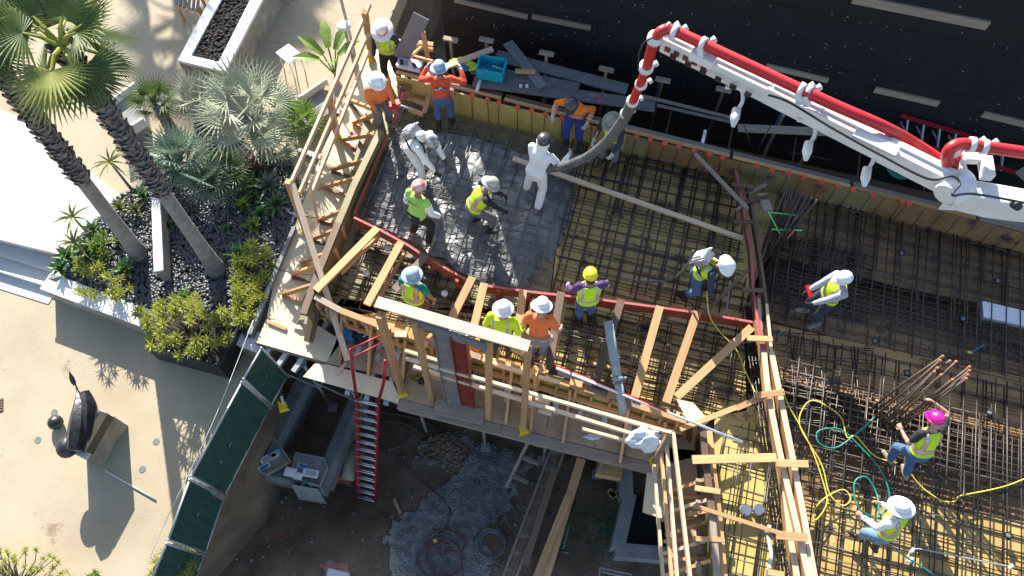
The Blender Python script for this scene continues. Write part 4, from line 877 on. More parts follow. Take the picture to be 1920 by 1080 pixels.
for f in np.linspace(.05,.93,11): 
    if int(f*100)%3: m=MB(); m.bar(a.lerp(b,f)+s*.072-ZV*.0,a.lerp(b,f)+s*.072+d*.06,.012,.06); m.build('warning_marking',STEELR,t)
for k in range(6): m=MB(); p=at(1262+28*k,96+14*k,BZ-.15); q=p+s*.066; m.bar(q,q+d*.07,.01,.07); m.build('slot',BLK,t)
# joint at right and thick section
m=MB(); m.tube(cr([at(1792,338,BZ-.1),at(1800,345,BZ-.1),at(1797,360,BZ-.1),at(1778,362,BZ-.1),at(1772,366,BZ-.1)],5),[.14]*8+[.13]*6+[.12]*6+[.10],12); m.build('boom_knuckle',WHITE,t,True)
m=MB(); m.prism(P2([(1800,332),(1850,340),(1960,360),(1960,390),(1880,380),(1820,366),(1785,364),(1795,350)],BZ-.1),BZ-.4,BZ-.1); m.build('boom_section',WHITE,t,bevel=.02)
m=MB(); m.prism(P2([(1800,293),(1806,293),(1812,322),(1806,322)],BZ),BZ-.1,BZ); m.bar(at(1803,296,BZ),at(1848,298,BZ),.09,.08); m.bar(at(1846,296,BZ),at(1852,334,BZ),.11,.1); m.bar(at(1800,298,BZ),at(1806,326,BZ),.06,.08); m.build('pipe_bracket',WHITE,t,bevel=.01)
m=MB(); m.tube(cr([at(1440,178,BZ+.02),at(1480,192,BZ+.03),at(1560,240,BZ+.02),at(1650,290,BZ+.02),at(1740,335,BZ+.05),at(1784,330,BZ+.1),at(1800,345,BZ+.1),at(1786,366,BZ+.1),at(1830,364,BZ+.05),at(1960,388,BZ+.05)]),.012,7); m.build('control_cable',BLK,t,True)
m=MB(); m.tube(cr([at(1224,70,BZ+.1),at(1206,82,BZ),at(1198,105,5.9),at(1197,128,5.6)]),.010,6); m.build('control_cable',BLK,t,True)
m=MB(); m.lathe([(.03,-.04),(.04,-.04),(.04,.04),(.03,.04)],at(1905,385,BZ+.02),20,Matrix.Rotation(.9,3,'X')); m.build('hydraulic_fitting',BLK,t,True)
# clamps
def clamp(p,d,r=.095,w_=.05): r=r*.72; m=MB(); m.tube([p-d*w_/2,p+d*w_/2],r,16); m.bar(p+V(.09,.03,0),p+V(.13,.05,.02),.05,.05); m.build('pipe_clamp',WHITE,t,True)
dn=(at(1212,128,5.5)-at(1224,85,6.1)).normalized()
clamp(at(1212,126,5.52),dn,.12,.09); clamp(at(1228,72,BZ),dn,.115,.07); clamp(at(1265,60,BZ+.1),d,.11,.05); clamp(at(1250,54,BZ+.1),d,.1,.02)
for x,y in ((1318,82),(1502,168),(1515,172)):
    c_=at(x,y,BZ+.1); clamp(c_,d,.10,.05); m=MB(); m.bar(c_+s*.05,at(x-2,y+25,BZ),.07,.06,up=d); m.build('pipe_bracket',WHITE,t)
for x,y in ((1822,271),(1845,275)): clamp(at(x,y,BZ+.2),(at(1850,276,BZ)-at(1805,270,BZ)).normalized(),.10,.05)
clamp(at(1782,288,BZ+.1),V(0,1,0),.10,.05)
m=MB(); m.ball(at(1787,303,BZ-.05),.1); m.build('pipe_end',REDP,t,True)
# hanging reducer and hose
m=MB(); m.tube(cr([at(1212,128,5.5),at(1207,142,5.25),at(1200,158,5.0),at(1193,175,4.75),at(1185,192,4.45)]),.056,14); m.build('reducer_pipe',REDP,t,True)
clamp(at(1202,158,5.0),dn,.105,.05); clamp(at(1186,190,4.48),dn,.11,.07)
m=MB(); m.tube(cr([at(1185,192,4.45),at(1176,212,4.0),at(1160,238,3.4),at(1135,268,2.7),at(1105,292,2.0),at(1070,308,1.5),at(1045,314,1.2),at(1018,318,.95)]),.076,16); m.build('end_hose',RUB,t,True)
m=MB(); m.tube([at(1190,185,4.55),at(1173,215,3.95)],.012,6); m.build('safety_strap',WPL,t,True); clamp(at(1172,213,3.97),dn,.095,.05)
for k in range(14):
    pass
for x,y in ((1380,152),(1515,213),(1624,260)):
    p=at(x,y,BZ-.2); m=MB(); m.tube(cr([p,p+V(.05,-.06,-.02),p+V(.06,-.2,-.06),p+V(0,-.30,-.1)]),.02,8); m.tube([p+V(0,-.28,-.1),p+V(-.03,-.38,-.12),p+V(-.05,-.47,-.14)],[.045,.05,.02],10); m.tube([p+V(-.0,-.02,0),p+V(-.09,-.09,0),p+V(-.12,-.08,0)],.018,8); m.build('safety_hook',WHITE,t,True)
# step ladder lying by the membrane wall, hose reel, bin
t=thing('step_ladder','red step ladder with grey steps lying on its side against the black wall','ladder',at(1790,270,-.3))
def wpo(px,py,off):
    u=(px-960)/FPX; v=(540-py)/FPX; d=Vector((u,st+v*ct,-ct+v*st)); return V(0,0,CAMH)+d*((nb-off)/d.dot(E2))
m=MB(); m.bar(wpo(1688,216,.06),wpo(1935,290,.06),.03,.09); m.build('rail',REDF,t)
m=MB(); m.bar(wpo(1690,262,.32),wpo(1935,332,.32),.03,.09); m.build('rail',REDF,t)
for k in range(7): 
    x=1702+30*k; y=224+8.5*k; m=MB(); m.bar(wpo(x,y,.07),wpo(x-6,y+44,.31),.09,.03,up=E1); m.build('step',GALV,t)
    m=MB(); m.bar(wpo(x-14,y+4,.08),wpo(x-3,y+24,.2),.02,.02); m.build('step_brace',GALV,t)
t=thing('hose_coil','coil of green hose hung behind the form wall below the boom','hose',at(1686,318,.3))
for k in range(9):
    m=MB(); c_=at(1686+rnd.uniform(-2,2),316,.35); r_=.16+.012*k; m.tube([c_+V(math.cos(a_)*r_*(1+.04*math.sin(3*a_+k)),math.sin(a_)*r_*.95,.02*math.sin(2*a_+k)+.006*k) for a_ in np.linspace(0,6.28,26)],.010,6); m.build('hose_loop',GHOSE,t,True)
t=thing('round_bin','large black round bin behind the form wall beside the green hose coil','bin',at(1760,300,-1)); m=MB(); m.lathe([(.26,0),(.33,.85),(.35,.86),(.35,.9),(.31,.9),(.25,.05),(1e-4,.05)],at(1762,285,-.9),24); m.build('bin_body',BLK,t,True)
plank('loose_board','short brown board behind the form wall at the right edge',1912,318,.4,1930,335,.4,.2,.05,W_old)
# shelf brackets and dark ledge behind form: clutter floor in the gap
m=MB(); m.prism([tuple(fr(aL-3,nb-1.62)[:2]),tuple(fr(aL+22,nb-1.62)[:2]),tuple(fr(aL+22,nb-.25)[:2]),tuple(fr(aL-3,nb-.25)[:2])],-1.6,-1.55); tag(m.build('gap_floor',W_dark),'dark timber staging in the gap behind the form wall','staging')
for k,e in enumerate([(1440,300,.0,1500,318,-.3),(1532,250,.3,1525,300,-.6),(1480,285,.2,1560,300,.2),(1395,235,.9,1415,290,0),(1445,236,.9,1410,300,0)]):
    m=MB(); m.tube([at(*e[:3]),at(*e[3:])],.012,6); tag(m.build('loose_bar',REB,None,True),['thin bar lying in the gap behind the form wall under the boom','thin bar leaning by the blue faced post','long thin bar running under the boom','thin tie bar rising left of the long heavy timber','bent tie bar rising across the long heavy timber'][k],'rebar','loose bars behind the form')
# ---------------------------------------------------------------- pit contents
def cbeam(label,x0,y0,x1,y1,wd,h,z):
    a=at(x0,y0,z);b=at(x1,y1,z); m=MB(); d=(b-a).normalized(); s_=d.cross(ZV)
    prof=[(-wd/2,-h),(-wd/2,-.12),(-wd*.28,0),(wd*.28,0),(wd/2,-.12),(wd/2,-h)]
    vs=[p+s_*u+ZV*v for p in (a,b) for u,v in prof]; n=6
    m.add(vs,[(i,(i+1)%n,n+(i+1)%n,n+i) for i in range(n)]+[tuple(range(n))[::-1],tuple(range(n,2*n))])
    return tag(m.build('concrete_beam',CONC_D),label,'concrete beam','concrete grade beams')
cbeam('left concrete grade beam running under the platform with a yellow clamp on it',578,690,496,850,.42,.55,-2.2)
cbeam('right concrete grade beam beside the ladder in patchy sun',668,740,598,905,.34,.55,-2.3)
cbeam('cross concrete beam joining the two grade beams under the tool trays',500,880,610,905,.34,.5,-2.35)
t=thing('post_clamp','yellow guardrail clamp hanging above the left concrete grade beam','clamp',at(533,762,-1.2)); c_=at(533,765,-1.2); clampbase(c_,t,'clamp_body'); m=MB(); m.bar(c_,c_+V(.03,.1,.35),.03,.03); m.build('clamp_arm',WPL,t)
def tray(label,px,z,mat,cat='tray'):
    t=thing('mixing_tray',label,cat,at(*px[0],z)); P=P2(px,z); m=MB(); m.prism(P,z-.06,z-.03); m.build('tray_base',mat,t); m=MB(); n=len(P)
    for i in range(n): m.bar(P[i],P[(i+1)%n],.03,.08)
    m.build('tray_rim',mat,t); return t
tray('beige mortar tray holding tools at the end of the left grade beam',[(468,850),(515,822),(545,866),(500,890),(478,880)],-2.1,BEIGE)
tray('grey flat tray of white plastic parts on the cross beam',[(555,850),(608,860),(614,878),(600,912),(545,895)],-2.25,CONC)
for k,(x,y,sx,sy,mt,lb) in enumerate([(506,858,.34,.12,WPL,'long white plastic box in the beige tray'),(480,868,.16,.13,GALV,'square pale box in the beige tray corner'),(496,876,.22,.09,WPL,'white plastic box at the lower rim of the beige tray'),(517,850,.24,.16,BLUET,'blue lined case in the beige tray'),(546,886,.22,.16,WPL,'white box left on the cross beam'),(568,874,.2,.1,GALV,'grey box on the grey tray'),(583,888,.28,.14,WPL,'white ribbed box on the grey tray'),(560,893,.15,.12,WPL,'small white box at the corner of the grey tray')]):
    tt=thing('parts_box',lb,'box',at(x,y,-2.13),'plastic boxes in the trays'); m=MB(); m.box(at(x,y,-2.13),sx,sy,.07,.5 if x<530 else -.2); m.build('box_body',mt,tt,bevel=.01); m=MB(); m.box(at(x,y,-2.055),sx*.7,sy*.6,.02,.5 if x<530 else -.2); m.build('box_lid',[GALV,WPL,BLUET][k%3],tt)
t=thing('panel_board','grey board with a green handle leaning against the cross beam','board',at(580,920,-3.1)); m=MB(); P=[at(548,908,-2.3),at(597,917,-2.3),at(612,942,-3.1),at(560,933,-3.1)]; n_=V(0,.03,.01); m.add(P+[p-n_ for p in P],[(0,1,2,3),(7,6,5,4),(0,4,5,1),(1,5,6,2),(2,6,7,3),(3,7,4,0)]); m.build('board_face',CONC,t); m=MB(); m.tube(cr([at(565,910,-2.3),at(575,905,-2.2),at(585,912,-2.3)]),.015,6); m.build('handle',GHOSE,t,True)
t=thing('long_crate','open red brown crate with a fibre roll standing beside the ladder','crate',at(645,870,PIT)); m=MB(); a=at(668,830,-3.1);b=at(640,905,-3.1); m.bar(a,b,.42,.3); m.build('crate_body',mk('terracotta_crate',(.22,.07,.03),.7,var=.25),t); m=MB(); m.tube([at(662,835,-2.85),at(652,900,-2.85)],.13,14); m.build('roll',BEIGE,t,True); m=MB(); m.ball(at(634,893,-2.9),.07); m.build('orange_cap',ORG,t,True)
# extension ladder
t=thing('extension_ladder','red fibreglass extension ladder standing from the pit floor up to the platform','ladder',at(688,938,PIT))
bl_,br_=at(671,936,PIT),at(703,944,PIT); tl,tr=at(661,668,.62),at(716,676,.62); 
ml,mr=at(668,742,-.5),at(710,752,-.5)
for k,(p,q) in enumerate(((bl_,ml),(br_,mr))): m=MB(); m.bar(p,q,.035,.085,up=E2); m.build('rail',REDF,t); m=MB(); m.bar(p+V(.03,-.04,0)*(1-2*k),q+V(.03,-.04,0)*(1-2*k),.03,.07,up=E2); m.build('rail',REDF,t)
n=14
for k in range(n):
    f=(k+.6)/n; a=bl_.lerp(ml,f);b=br_.lerp(mr,f); m=MB(); m.tube([a,b],.017,8); m.build('rung',ALU,t,True); m=MB(); m.tube([a+V(0,-.05,.07),b+V(0,-.05,.07)],.016,8); m.build('rung',ALU,t,True)
for p in (bl_,br_): m=MB(); m.box(p-ZV*.02,.08,.12,.05); m.build('foot',BLK,t)
for (p,q,r) in ((ml,at(662,700,.15),at(657,655,.75)),(mr,at(720,715,.15),at(722,676,.75))): m=MB(); m.tube([p,q,r],.028,8); m.build('grab_rail',REDF,t,True)
m=MB(); m.tube([at(657,655,.75),at(716,628,.8)],.018,8); m.tube([at(658,672,.6),at(712,645,.6)],.016,8); m.build('safety_bar',REDF,t,True)
# hoses in the pit
PZ=PIT+.08
hose('water_hose','dull red hose winding across the gravel to a tangled heap',[(740,772),(765,800),(760,830),(725,842),(700,838),(745,860),(790,905),(838,945),(842,975),(820,1005),(790,1035),(775,1070)],.018,BROWNH,'hose',z=PZ)
hose('water_hose','brown hose looping from the ladder round the rubble heap',[(705,772),(760,780),(820,800),(870,835),(878,855),(860,868),(830,855),(800,820),(760,795),(715,790)],.016,BROWNH,'hose',z=PZ+.05)
rr=random.Random(4)
hp=[]
for i in range(60):
    a_=i*.42; rr_=30+16*math.sin(i*.23)+6*math.sin(i*.61); hp.append((832+rr_*math.cos(a_)+12*math.sin(i*.11),1034+rr_*.85*math.sin(a_)+9*math.cos(i*.17)))
hose('water_hose','tangled heap of dull red hose on the gravel',hp,.016,BROWNH,'hose',z=PZ+.03,sub=4)
t=thing('cable_coil','coil of grey cable lying on the dirt beside the timber stack','cable',at(920,1020,PZ))
for k in range(7): m=MB(); c_=at(920,1020,PZ)+V(rr.gauss(0,.02),rr.gauss(0,.02),.01*k); r_=.20+.012*k; m.tube([c_+V(math.cos(a_)*r_,math.sin(a_)*r_,0) for a_ in np.linspace(0,6.28,24)],.010,5); m.build('cable_loop',GREYC,t,True)
hose('loose_cable','thin grey cable curling above the coil',[(935,995),(925,950),(935,930),(950,945),(945,975),(925,985),(940,960),(955,985),(975,1010)],.008,GREYC,'cable',z=PZ)
hose('loose_cable','thin grey cable wandering below the coil to the timber stack',[(905,1040),(880,1050),(930,1055),(960,1075),(985,1090)],.008,GREYC,'cable',z=PZ)
# timber stack and ladder-like scaffold frames
zs=-2.8
for k,(x0,y0,x1,y1,w_,mt,lb) in enumerate([(1048,830,958,1090,.22,W_dark,'leftmost long reddish plank of the stack in the pit'),(1085,845,1000,1090,.2,W_dark,'middle long plank of the stack in the pit'),(1090,860,1020,1090,.17,W_new,'right long dark plank of the stack in the pit'),(1066,930,1005,1085,.14,W_new,'short pale plank on the right of the stack in the pit'),(1040,880,985,1060,.12,W_dark,'dark plank under the middle of the stack in the pit')]):
    plank('stacked_plank',lb,x0,y0,zs+.06*k,x1,y1,zs+.06*k-.3,w_,.05,mt,'plank','planks stacked in the pit')
t=thing('timber_ladder','home made timber ladder frame lying beside the plank stack','ladder',at(990,950,-3.5))
for (x0,y0,x1,y1) in ((1035,838,940,1090),(1062,838,965,1090)): m=MB(); lum(m,x0,y0,-2.8,x1,y1,-3.1,.045,.09); m.build('rail',W_old,t)
for k in range(8): f=(k+.3)/8; a=at(1035-95*f,838+252*f,-2.8-.3*f); b=at(1062-97*f,838+252*f,-2.8-.3*f); m=MB(); m.bar(a,b,.06,.04); m.build('rung',W_old,t)
t=thing('timber_frame','short timber frame panel standing left of the plank stack','timber frame',at(960,880,-3.8))
for e in [(992,826,-2.5,950,912,-3.2),(990,828,-2.5,1022,838,-2.6),(980,858,-2.7,1010,870,-2.8),(960,892,-3.0,990,905,-3.1)]: m=MB(); lum(m,*e,w=.06,h=.09); m.build('frame_member',W_old,t)
# deeper sump at right with curb
t=thing('concrete_curb','low concrete curb round the dark sump in the pit','concrete curb',at(1190,980,PIT))
for i_,(x0,y0,x1,y1) in enumerate(((1172,860,1176,935),(1182,925,1158,1030),(1155,1030,1300,1042))): m=MB(); a=at(x0,y0,-3.0-.012*i_);b=at(x1,y1,-3.0-.012*i_); m.bar(a-ZV*.3,b-ZV*.3,.25,.6); m.build('curb',CONC,t)
m=MB(); m.prism(P2([(1180,935),(1320,950),(1320,1035),(1160,1028)],PIT+.16),PIT-.5,PIT+.16); tag(m.build('sump_water',PLANTERB),'dark sump floor inside the concrete curb',kind='structure')
t=thing('window_frame','grey metal frame lying on the pit floor by the sump','metal frame',at(1150,1065,PIT+.2))
for e in ((1125,1065,1185,1078),(1125,1065,1122,1100),(1128,1072,1184,1085)): m=MB(); lum(m,e[0],e[1],PIT+.25,e[2],e[3],PIT+.25,.03,.03); m.build('frame_bar',GALV,t)
m=MB(); m.tube([at(1075,940,PIT+.3),at(1055,1030,PIT+.3)],.035,10); m.tube([at(1048,1032,PIT+.3),at(1066,1036,PIT+.3)],.03,8); tag(m.build('green_pipe',mk('dull_green_pipe',(.04,.10,.08),.6,var=.3),None,True),'dull green pipe with a T end lying right of the plank stack','pipe')
t=thing('timber_cradle','small timber cradle block on the dark pit floor','timber block',at(1152,925,PIT+.1)); 
for e in ((1142,918,1152,932),(1158,918,1164,934),(1142,926,1166,930)): m=MB(); lum(m,e[0],e[1],PIT+.15,e[2],e[3],PIT+.15,.1,.06); m.build('cradle_block',W_new,t)
t=thing('timber_cradle','timber blocking with a yellow top under the platform edge','timber block',at(1140,880,PIT+.4)); m=MB(); m.box(at(1140,885,PIT+.3),.5,.3,.3,-.2); m.build('block_body',W_new,t); m=MB(); m.box(at(1155,868,PIT+1.0),.2,.12,.1,-.2); m.build('yellow_top',YEL,t)
gm=MB()
for k in range(190):
    x=rr.gauss(0,1); p=at(1090+38*x,985+20*rr.gauss(0,1)-0*x,PIT+.12) if k%2 else at(1135+10*x,1000+22*rr.gauss(0,1),PIT+.12); gm.blade(p,V(rr.uniform(-1,1),rr.uniform(-1,1),.5),.10,.03,.4,2)
tag(gm.build('pit_weeds',mk('dull_weed_leaf',(.015,.10,.04),.6,c2=(.02,.13,.06))),'patch of small green weeds on the dark pit floor',kind='stuff')
hose('warning_tape','red tape lying on the dirt in an angled line',[(563,1002),(555,1004),(525,1010),(521,1030),(524,1050),(528,1075),(526,1100)],.022,REDP,'tape',z=PIT+.3)
t=thing('cement_bag','open torn pink and white cement bag on the dirt mound','bag',at(632,1070,PIT+.4)); lump('bag_body',None,at(630,1066,PIT+.4),.3,.3,.2,mk('pink_paper',(.45,.20,.17),.8,var=.3),None,0,21,parent=t); m=MB(); m.bar(at(614,1076,PIT+.75),at(652,1086,PIT+.75),.2,.06); m.build('bag_flap',WPL,t)
m=MB(); m.box(at(816,1014,PIT+.1),.07,.06,.04,.4); tag(m.build('yellow_block',YEL),'tiny yellow block on the gravel above the hose heap','block')
# ---------------------------------------------------------------- green screened fence
tops=[(492,650),(455,714),(357,896),(314,1016),(270,1120)]
lab=['upper panel of the green screened fence by the platform corner','long middle panel of the green screened fence','panel of the green screened fence below the brown log','lowest panel of the green screened fence by the bamboo shrub']
FH=1.38
fg=[at(x,y,G+FH) for x,y in tops]
for k in range(4):
    a,b=fg[k].copy(),fg[k+1].copy(); a.z=b.z=0; d=(b-a).normalized(); a=a+d*.03;b=b-d*.03
    t=thing('fence_panel',lab[k],'fence panel',((a.x+b.x)/2,(a.y+b.y)/2,G),'green screened fence')
    s_=V(.03,-.0,0) # lean toward pit
    A,B=a+s_*3.0,b+s_*3.0
    n=28; m=MB(); vs=[];
    for j in range(9):
        for i in range(n+1):
            f=j/8; p=a.lerp(b,i/n).lerp(A.lerp(B,i/n),1-f); dd=.035*noise.noise(Vector((i*.35,j*.5,k*9)))+.02*noise.noise(Vector((i*1.1,j*.9,k*9))); vs.append(p+V(d.y,-d.x,0)*dd+ZV*(G+.03+f*(FH-.05)))
    m.add(vs,[(j*(n+1)+i,j*(n+1)+i+1,(j+1)*(n+1)+i+1,(j+1)*(n+1)+i) for j in range(8) for i in range(n)]); m.build('screen_mesh',GREENN,t,True)
    for nm,p,q in (('top_rail',a+ZV*(G+FH),b+ZV*(G+FH)),('bottom_rail',A+ZV*(G+.04),B+ZV*(G+.04)),('middle_rail',a.lerp(A,.5)+ZV*(G+FH*.5)+V(-.02,0,0),b.lerp(B,.5)+ZV*(G+FH*.5)+V(-.02,0,0)),('post',A+ZV*(G-.05),a+ZV*(G+FH+.03)),('post',B+ZV*(G-.05),b+ZV*(G+FH+.03))):
        m=MB(); m.tube([p,q],.018 if nm!='middle_rail' else .011,8); m.build(nm,GALV,t,True)
hose('guy_wire','thin pale wire running along the garden side of the green fence',[(475,600,.0),(400,790,G+.9),(307,985,G+.4),(280,1050,G+.1)],.006,WPL,'wire')
m=MB(); a=at(358,899,G+.9);b=at(418,931,G+.3); m.tube([a,a.lerp(b,.5)+ZV*.03,b],.06,12); tag(m.build('log',BOOT,None,True),'brown log lying across the gap between two green fence panels','log')
# ---------------------------------------------------------------- sculpture and ground fittings
t=thing('sculpture','dark bronze abstract boat shaped sculpture lying on a stone pedestal','sculpture',at(165,850,G))
PH=.60
pt=[(121,856),(164,858),(206,776),(178,770)]
pt=[(130,846),(160,862),(212,780),(188,768)]
P=P2(pt,G+PH); m=MB(); m.prism([tuple(p[:2]) for p in P],G,G+PH-.05,bottom=False); m.build('pedestal',STONE,t)
m=MB(); m.prism([tuple(p[:2]) for p in P],G+PH-.049,G+PH); m.build('pedestal_top',PLAST,t)
m=MB(); c0=at(138,716,G+1.5); spine=[at(142,846,G+.78),at(147,822,G+.80),at(151,792,G+.84),at(152,762,G+.88),at(147,737,G+.93),at(139,714,G+1.0)]
m.tube(cr(spine,5),[.08+.11*math.sin(math.pi*min(1,(i+3)/24))-.003*i for i in range(26)],7,ell=1.45); m.build('bronze_body',SCULP,t)
m=MB(); m.tube([p+V(.10,.0,-.05) for p in cr(spine,5)][3:22],[.05+.09*math.sin(math.pi*(i+1)/20) for i in range(19)],6,ell=1.6); m.build('bronze_body',SCULP,t)
m=MB(); m.bar(at(160,846,G+PH+.12),at(200,776,G+PH+.12),.16,.24); m.build('bronze_rib',mk('brown_bronze',(.035,.026,.014),.5,var=.2),t)
m=MB(); m.bar(at(148,842,G+PH+.06),at(188,776,G+PH+.1),.12,.3); m.build('bronze_rib',SCULP,t)
m=MB(); m.ball(at(104,792,G+.12),.13,16,None,0,(1,1,.9)); m.build('bronze_ball',SCULP,t,True)
m=MB(); m.ball(at(126,838,G+PH+.10),.17,16,None,0,(1,1.1,.9)); m.build('bronze_ball',SCULP,t,True)
m=MB(); m.blade(at(141,722,G+.98),V(-.3,.6,.3),.25,.1,.1); m.build('bronze_tip',SCULP,t)
for k,(x,y) in enumerate([(71,825),(102,773),(293,828),(267,880)]):
    tt=thing('ground_light',['leftmost recessed ground light in the granite','recessed ground light just left of the sculpture','recessed ground light at the edge of the planter shadow','recessed ground light right of the sculpture shadow'][k],'ground light',at(x,y,G),'recessed ground lights'); m=MB(); m.lathe([(.058,0),(.058,.006),(.044,.007)],at(x,y,G),20); m.build('ring',GREYC,tt); m=MB(); m.lathe([(.043,.003),(1e-4,.005)],at(x,y,G),20); m.build('lens',GREYC if k==2 else ALU,tt)
m=MB(); m.tube([at(197,882,G+.02),at(292,937,G+.02)],.012,8); tag(m.build('loose_rod',WPL,None,True),'thin white rod lying on the granite below the sculpture','rod')
t=thing('drain_grate','small brown slotted drain grate at the left edge of the garden','drain',at(3,760,G)); m=MB()
for k in range(5): m.bar(at(-6,752+5*k,G+.01),at(6,748+5*k,G+.01),.03,.02)
m.build('grate',W_dark,t)
G=GL+.42
# square table, chair, bollard lights
t=thing('side_table','white square table with a white top standing on the granite','table',at(541,100,G)); c_=at(541,100,G+.55); 
m=MB(); m.prism(P2([(517,98),(541,82),(565,101),(541,119)],G+.55),G+.52,G+.55); m.build('table_top',WPL,t)
for x,y in((521,98),(541,86),(561,101),(541,115)): p=at(x,y,G+.5); m=MB(); m.tube([V(p.x,p.y,G),V(p.x,p.y,G+.52)],.012,6); m.build('leg',WPL,t,True)
t=thing('bollard_light','round white bollard light on a grey pole beside the guardrail','bollard',at(650,60,G)); p=at(645,47,G+.9); p.z=G; m=MB(); m.tube([p,p+ZV*.9],.03,10); m.build('pole',GALV,t,True); m=MB(); m.lathe([(.04,.82),(.13,.86),(.14,.9),(.10,.92),(1e-4,.93)],p,24); m.build('lamp_head',WPL,t,True)
t=thing('bollard_light','tall pole with a round head at the top edge above the walkway','bollard',at(640,10,G)); p=at(632,-30,G+1.6); p.z=G; m=MB(); m.tube([p,p+ZV*1.6],.03,10); m.build('pole',GALV,t,True); m=MB(); m.lathe([(.04,1.5),(.13,1.56),(1e-4,1.62)],p,24); m.build('lamp_head',WPL,t,True)
t=thing('garden_chair','slatted timber lounge chair at the top edge of the garden','chair',at(350,5,G)); 
for k in range(6): m=MB(); m.bar(at(332+8*k,-10+2*k,G+.4),at(330+8*k,10+2*k,G+.4),.05,.03); m.build('slat',W_grey,t)
for x,y in((332,12),(372,14),(340,-12),(376,-8)): p=at(x,y,G+.4); m=MB(); m.bar(V(p.x,p.y,G),V(p.x,p.y,G+.4),.05,.05,up=E1); m.build('leg',W_new,t)
m=MB(); m.bar(at(330,14,G+.37),at(374,20,G+.37),.05,.05); m.build('seat_frame',W_new,t)
G=GL
# black planter with bush
t=thing('black_planter','rectangular glossy black planter box below the yellow green bush','planter',at(350,660,G))
O=P2([(256,600),(300,572),(436,608),(412,655),(412,682),(278,648)],G+.6)
O=P2([(268,590),(330,585),(438,612),(412,684),(274,650)],G+.62)
O=[at(272,648,G+.62),at(412,686,G+.62)]; d_=(O[1]-O[0]).normalized(); nn=V(-d_.y,d_.x,0); O+= [O[1]+nn*.75,O[0]+nn*.75]
c_=sum(O,V(0,0,0))/4; I=[c_+(p-c_)*.93 for p in O]
m=MB(); 
for i in range(4): m.bar((O[i]+ZV*0)*1-ZV*.31,O[(i+1)%4]-ZV*.31,.05,.62)
m.build('planter_side',PLANTERB,t,bevel=.006); m=MB(); m.add([p-ZV*.06 for p in I],[(0,1,2,3)]); m.build('planter_soil',SOIL,t)
BUSHC=c_.copy()
G=GL+.42
# wooden planters with shaggy palms
def wplanter(label,x,y,wd,h,rz):
    t=thing('wooden_planter',label,'planter',at(x,y,G)); c_=at(x,y,G); X=V(math.cos(rz),math.sin(rz),0);Y=V(-math.sin(rz),math.cos(rz),0); m=MB()
    for s_ in(-1,1): m.bar(c_+Y*s_*wd/2-X*wd/2+ZV*h/2,c_+Y*s_*wd/2+X*wd/2+ZV*h/2,.03,h); m.bar(c_+X*s_*wd/2-Y*wd/2+ZV*h/2,c_+X*s_*wd/2+Y*wd/2+ZV*h/2,.03,h)
    m.build('planter_side',W_dark,t); m=MB(); m.box(c_+ZV*(h-.12),wd*.93,wd*.93,.06,rz); m.build('planter_soil',SOIL,t); return t
wplanter('tapered wooden planter box under the shaggy silver palm',458,312,.52,.5,.5)
wplanter('brown wooden planter box behind the blue green palms',405,275,.42,.55,.3)
# ---------------------------------------------------------------- plants
def fan(m,p,d,r,n=26,spread=2.1,w_=.05,droop=.35,mi=0,joined=.55,seg=4,up=None):
    """one fan leaf: pleated joined blade with free drooping tips, built as n segments"""
    d=Vector(d).normalized(); up=Vector(up or ZV); x=d.cross(up); 
    if x.length<.05: x=Vector((1,0,0))
    x.normalize(); nz=x.cross(d).normalized()
    for k in range(n):
        t=(k+.5)/n*2-1; a=t*spread; dd=(d*math.cos(a)+x*math.sin(a)).normalized(); L=r*(1-.18*abs(t)**2)*rr.uniform(.93,1.05)
        sx=nz.cross(dd).normalized(); vs=[]; q=p.copy(); cur=dd.copy(); hw=math.tan(spread/n)
        for i in range(seg+1):
            f=i/seg; ra=L*f; half=min(ra*hw,L*joined*hw)*(1 if f<=joined else max(.06,1-(f-joined)/(1-joined)))
            vs+=[q-sx*half,q+nz*half*.7,q+sx*half]; q=q+cur*L/seg
            dr=droop*(1.8 if f>joined else .35)/seg*rr.uniform(.7,1.3); cur=(cur-ZV*dr).normalized()
        m.add(vs,[(a_,a_+1,a_+4,a_+3) for a_ in range(0,seg*3,3)]+[(a_+1,a_+2,a_+5,a_+4) for a_ in range(0,seg*3,3)],mi)
def petiole(m,p,q,r0=.022,r1=.012,mi=0): m.tube([p,p.lerp(q,.5)+ZV*.06,q],[r0,(r0+r1)/2,r1],6,mi=mi)
